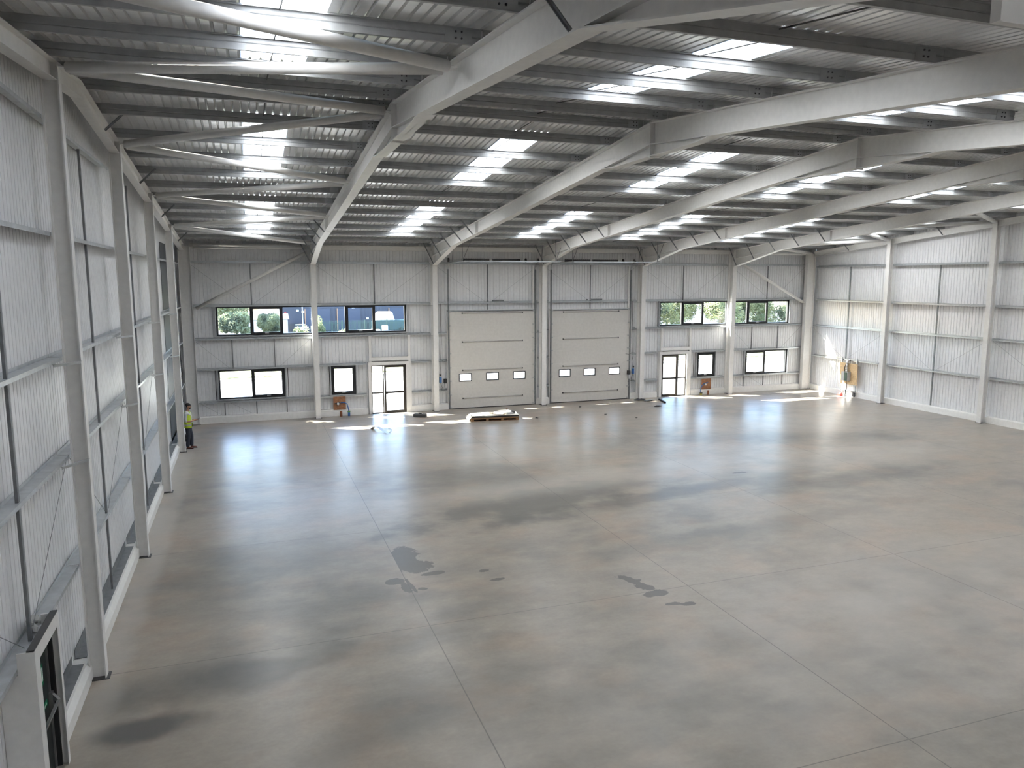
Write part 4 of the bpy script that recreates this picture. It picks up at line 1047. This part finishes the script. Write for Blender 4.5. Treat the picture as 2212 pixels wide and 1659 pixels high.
def plant(nm, cat, x, y, h, rx, n_, leaf, m, seed, label, group, trunk=True):
    root = empty(nm, (x, y, 0), label, cat, group)
    f_ = crown(rx, rx*.8, h*(.18 if trunk else .05), h, n_, leaf, seed).obj('foliage', m); f_.parent = root
    mb = MB(); rn = random.Random(seed+99)
    mb.tube([(0, 0, -.05), (.05, 0, h*.3), (0, .1, h*.7)], [.05*h*.5, .04*h*.4, .02*h*.3], 8)
    for k in range(4 if trunk else 2):
        t = rn.uniform(0, 6.28); mb.tube([(0, 0, h*.25+.1*k*h), (rx*.5*math.cos(t), rx*.4*math.sin(t), h*(.5+.08*k))], [.02*h*.4, .01*h*.4], 6)
    t_ = mb.obj('trunk' if trunk else 'stem', MBARK); t_.parent = root
for i, (x, y, h, rx, m, t) in enumerate(((-1.0, 52, 8, 3.4, ML2, 'pale leafy tree outside the leftmost upper window pane'), (1.6, 48, 3.6, 1.5, ML1, 'dark round bush outside the leftmost upper window pane'),
        (1.6, 56, 8.5, 3.0, ML2, 'tall pale tree behind the dark bush outside the left upper window'), (5.0, 49, 3.0, 1.35, ML1, 'dark bush outside the second pane of the left upper window'))):
    plant('tree', 'tree', x, y, h, rx, 9000, .17, m, i+1, t, 'trees beyond the left upper window')
for i, (x, y, h, rx, t) in enumerate(((8.2, 44, 1.8, .8, 'third pane, left side'), (10.0, 45, 3.0, .8, 'third pane, tall one beside the column'), (12.0, 42, 1.6, .9, 'fourth pane, left side'), (13.5, 42, 1.5, .8, 'fourth pane, right side'),
        (6.3, 42, 1.2, .8, 'second pane, low one'), (3.2, 42, 1.2, .9, 'first pane, low one'), (20.2, 42, 1.3, .7, 'last pane, left one'), (22.0, 42, 1.3, .7, 'last pane, right one'))):
    plant('shrub', 'shrub', x, y, h, rx, 1500, .11, ML2, 30+i, f"yellow green shrub outside the left upper window, {t}", 'shrubs beyond the left upper window', False)
plant('tree', 'tree', -3.4, 4.9, 8.6, 1.9, 9000, .15, ML1, 140, 'unseen tree added just outside the far left corner to shade the left double window', 'trees beyond the left upper window')  # out-of-view tree, added to keep sun off the lower left window
rn = random.Random(5)
for i in range(9):
    x = 39+i*3.6; m = (ML2, ML1, ML2, ML2, ML1, ML2, ML1, ML3, ML2)[i]
    nm = ['first', 'second', 'third', 'fourth', 'fifth', 'sixth', 'seventh', 'eighth', 'ninth'][i]
    plant('tree', 'tree', x, 31+rn.uniform(-1.5, 1.5), 6.5+rn.uniform(-.8, .8), 2.5, 13000, .11, m, 60+i, f"{'reddish' if m is ML3 else 'green'} hedge tree outside the right upper window, {nm} from its left end", 'hedge trees beyond the right upper window')
for i in range(5):
    plant('shrub', 'shrub', 35.5+i*2.4, 19.5+rn.uniform(-1, 1), 2.1, 1.5, 2500, .08, ML2, 80+i, f"low green scrub outside the right glass door and small window, {ORD[i]} from the left", 'scrub on the right verge', False)
for i in range(3):
    plant('shrub', 'shrub', 12+i*2.0, 20.5, .6, 1.0, 900, .08, ML2, 90+i, f"low weeds far across the yard outside the left glass door, {ORD[i]} from the left", 'weeds beyond the left glass door', False)
# navy industrial shed
root = empty('industrial_shed', (20, 66, 0), 'navy blue industrial shed seen through the left upper window', 'building')
mb = MB(); mb.box(7.2, 40, 66, 84, -.1, 6.5)
for k in range(80): mb.box(7.3+k*.4, 7.4+k*.4, 65.96, 66, 1.0, 6.4)
mb.obj('wall', MNV, root); MB().prism([(7, 6.5), (40.2, 6.5), (23.6, 9)], 65.7, 84.3, 'y').obj('roof', MASP, root)
mb = MB(); mb.box(7.2, 40, 65.9, 65.96, -.05, 1.0); mb.obj('plinth', MASP, root)
for x0, x1, z1 in ((10.2, 13.4, 2.9), (14.4, 17.4, 2.9), (21.4, 24.4, 2.9)):
    d = box('loading_door', mat('slate_door', (.05, .06, .09), .6), (x0, x1, 65.8, 65.95, 0, z1), root)
    box('door_trim', mat('tan_trim', (.35, .2, .12), .6), (x0-.12, x0, 65.78, 65.94, 0, z1), d)
for x0, z0 in ((9.0, 2.6), (9.7, 2.4), (16.3, 2.9), (18.2, 1.4)): box('wall_sign', MWH, (x0, x0+.35, 65.88, 65.95, z0, z0+.25), root)
for x0 in (7.5,):
    for z0 in (.9, 1.5, 2.1): box('warning_plate', MRD, (x0, x0+.25, 65.88, 65.95, z0, z0+.4), root)
root = empty('outbuilding', (4.6, 62, 0), 'low white building with grey roof left of the navy shed', 'building')
box('wall', MWH, (1.8, 7.6, 60, 65, -.05, 1.9), root); MB().prism([(59.7, 1.9), (65.3, 1.9), (62.5, 2.5)], 1.6, 7.8, 'x').obj('roof', MASP, root)
# palisade fence
root = empty('palisade_fence', (18, 55, 0), 'green palisade fence in front of the navy shed', 'fence')
mb = MB()
for k in range(80): x = 11+k*.17; mb.prism([(x, .05), (x+.07, .05), (x+.07, 1.8), (x+.035, 1.9), (x, 1.8)], 55, 55.02, 'y')
mb.obj('pales', MFN, root); mb = MB(); mb.box(11, 24.6, 55.02, 55.06, .4, .46); mb.box(11, 24.6, 55.02, 55.06, 1.5, 1.56); mb.obj('rail', MFN, root)
for k in range(6): box('post', MFN, (11+k*2.7, 11.08+k*2.7, 55.06, 55.14, -.05, 1.9), root)
# white van
root = empty('truck', (20, 59, 0), 'dark truck with white cab parked before the navy shed', 'truck')
MTL = mat('teal_paint', (.02, .06, .08), .4)
MB().prism([(18.0, .4), (18.0, 1.45), (18.3, 1.6), (23.2, 1.6), (23.2, .4)], 58.2, 60.0, 'y').obj('body', MTL, root, bevel=.05)
MB().prism([(18.3, 1.605), (18.55, 2.55), (18.8, 2.7), (20.4, 2.7), (20.75, 1.605)], 58.25, 59.95, 'y').obj('cab', MWH, root, bevel=.08)
MB().prism([(19.0, 1.75), (19.15, 2.35), (20.0, 2.35), (20.2, 1.75)], 58.2, 58.24, 'y').obj('side_window', MWH, root)
for x in (18.4, 21.5):
    for yy in (58.15, 59.75): MB().tube([(x, yy, .35), (x, yy+.25, .35)], .36, 18).obj('wheel', MBK, root)
box('bumper', MDK, (17.88, 17.99, 58.3, 59.9, .35, .6), root)
for i, (x0, x1, z1, t) in enumerate(((15.0, 17.6, .95, 'longest one, fourth and fifth pane'), (17.9, 18.5, 1.4, 'tall narrow one, fifth pane'), (19.5, 21, .7, 'last pane, left one'), (21.6, 22.7, .75, 'last pane, right one'))):
    o = box('concrete_block', MCON, (x0, x1, 50.6, 51.4, -.06, z1), None, .03); tag(o, f"pale concrete block outside the left upper window, {t}", 'block', 'concrete blocks in the far yard')
o = MB().tube([(9.3, 58, -.05), (9.3, 58, 5.2)], .06, 8).obj('lamp_post', MGY); tag(o, 'grey pole standing outside between the third and fourth left panes', 'pole')
root = empty('bench', (8.9, 60, 0), 'pale stacked bench beside the navy shed wall', 'bench')
for k in range(3): box('slat', MCON, (8.5, 9.7, 60, 60.06, .5+k*.3, .65+k*.3), root)
for xx in (8.6, 9.5): box('leg', MDK, (xx, xx+.08, 60.06, 60.2, -.05, 1.2), root)
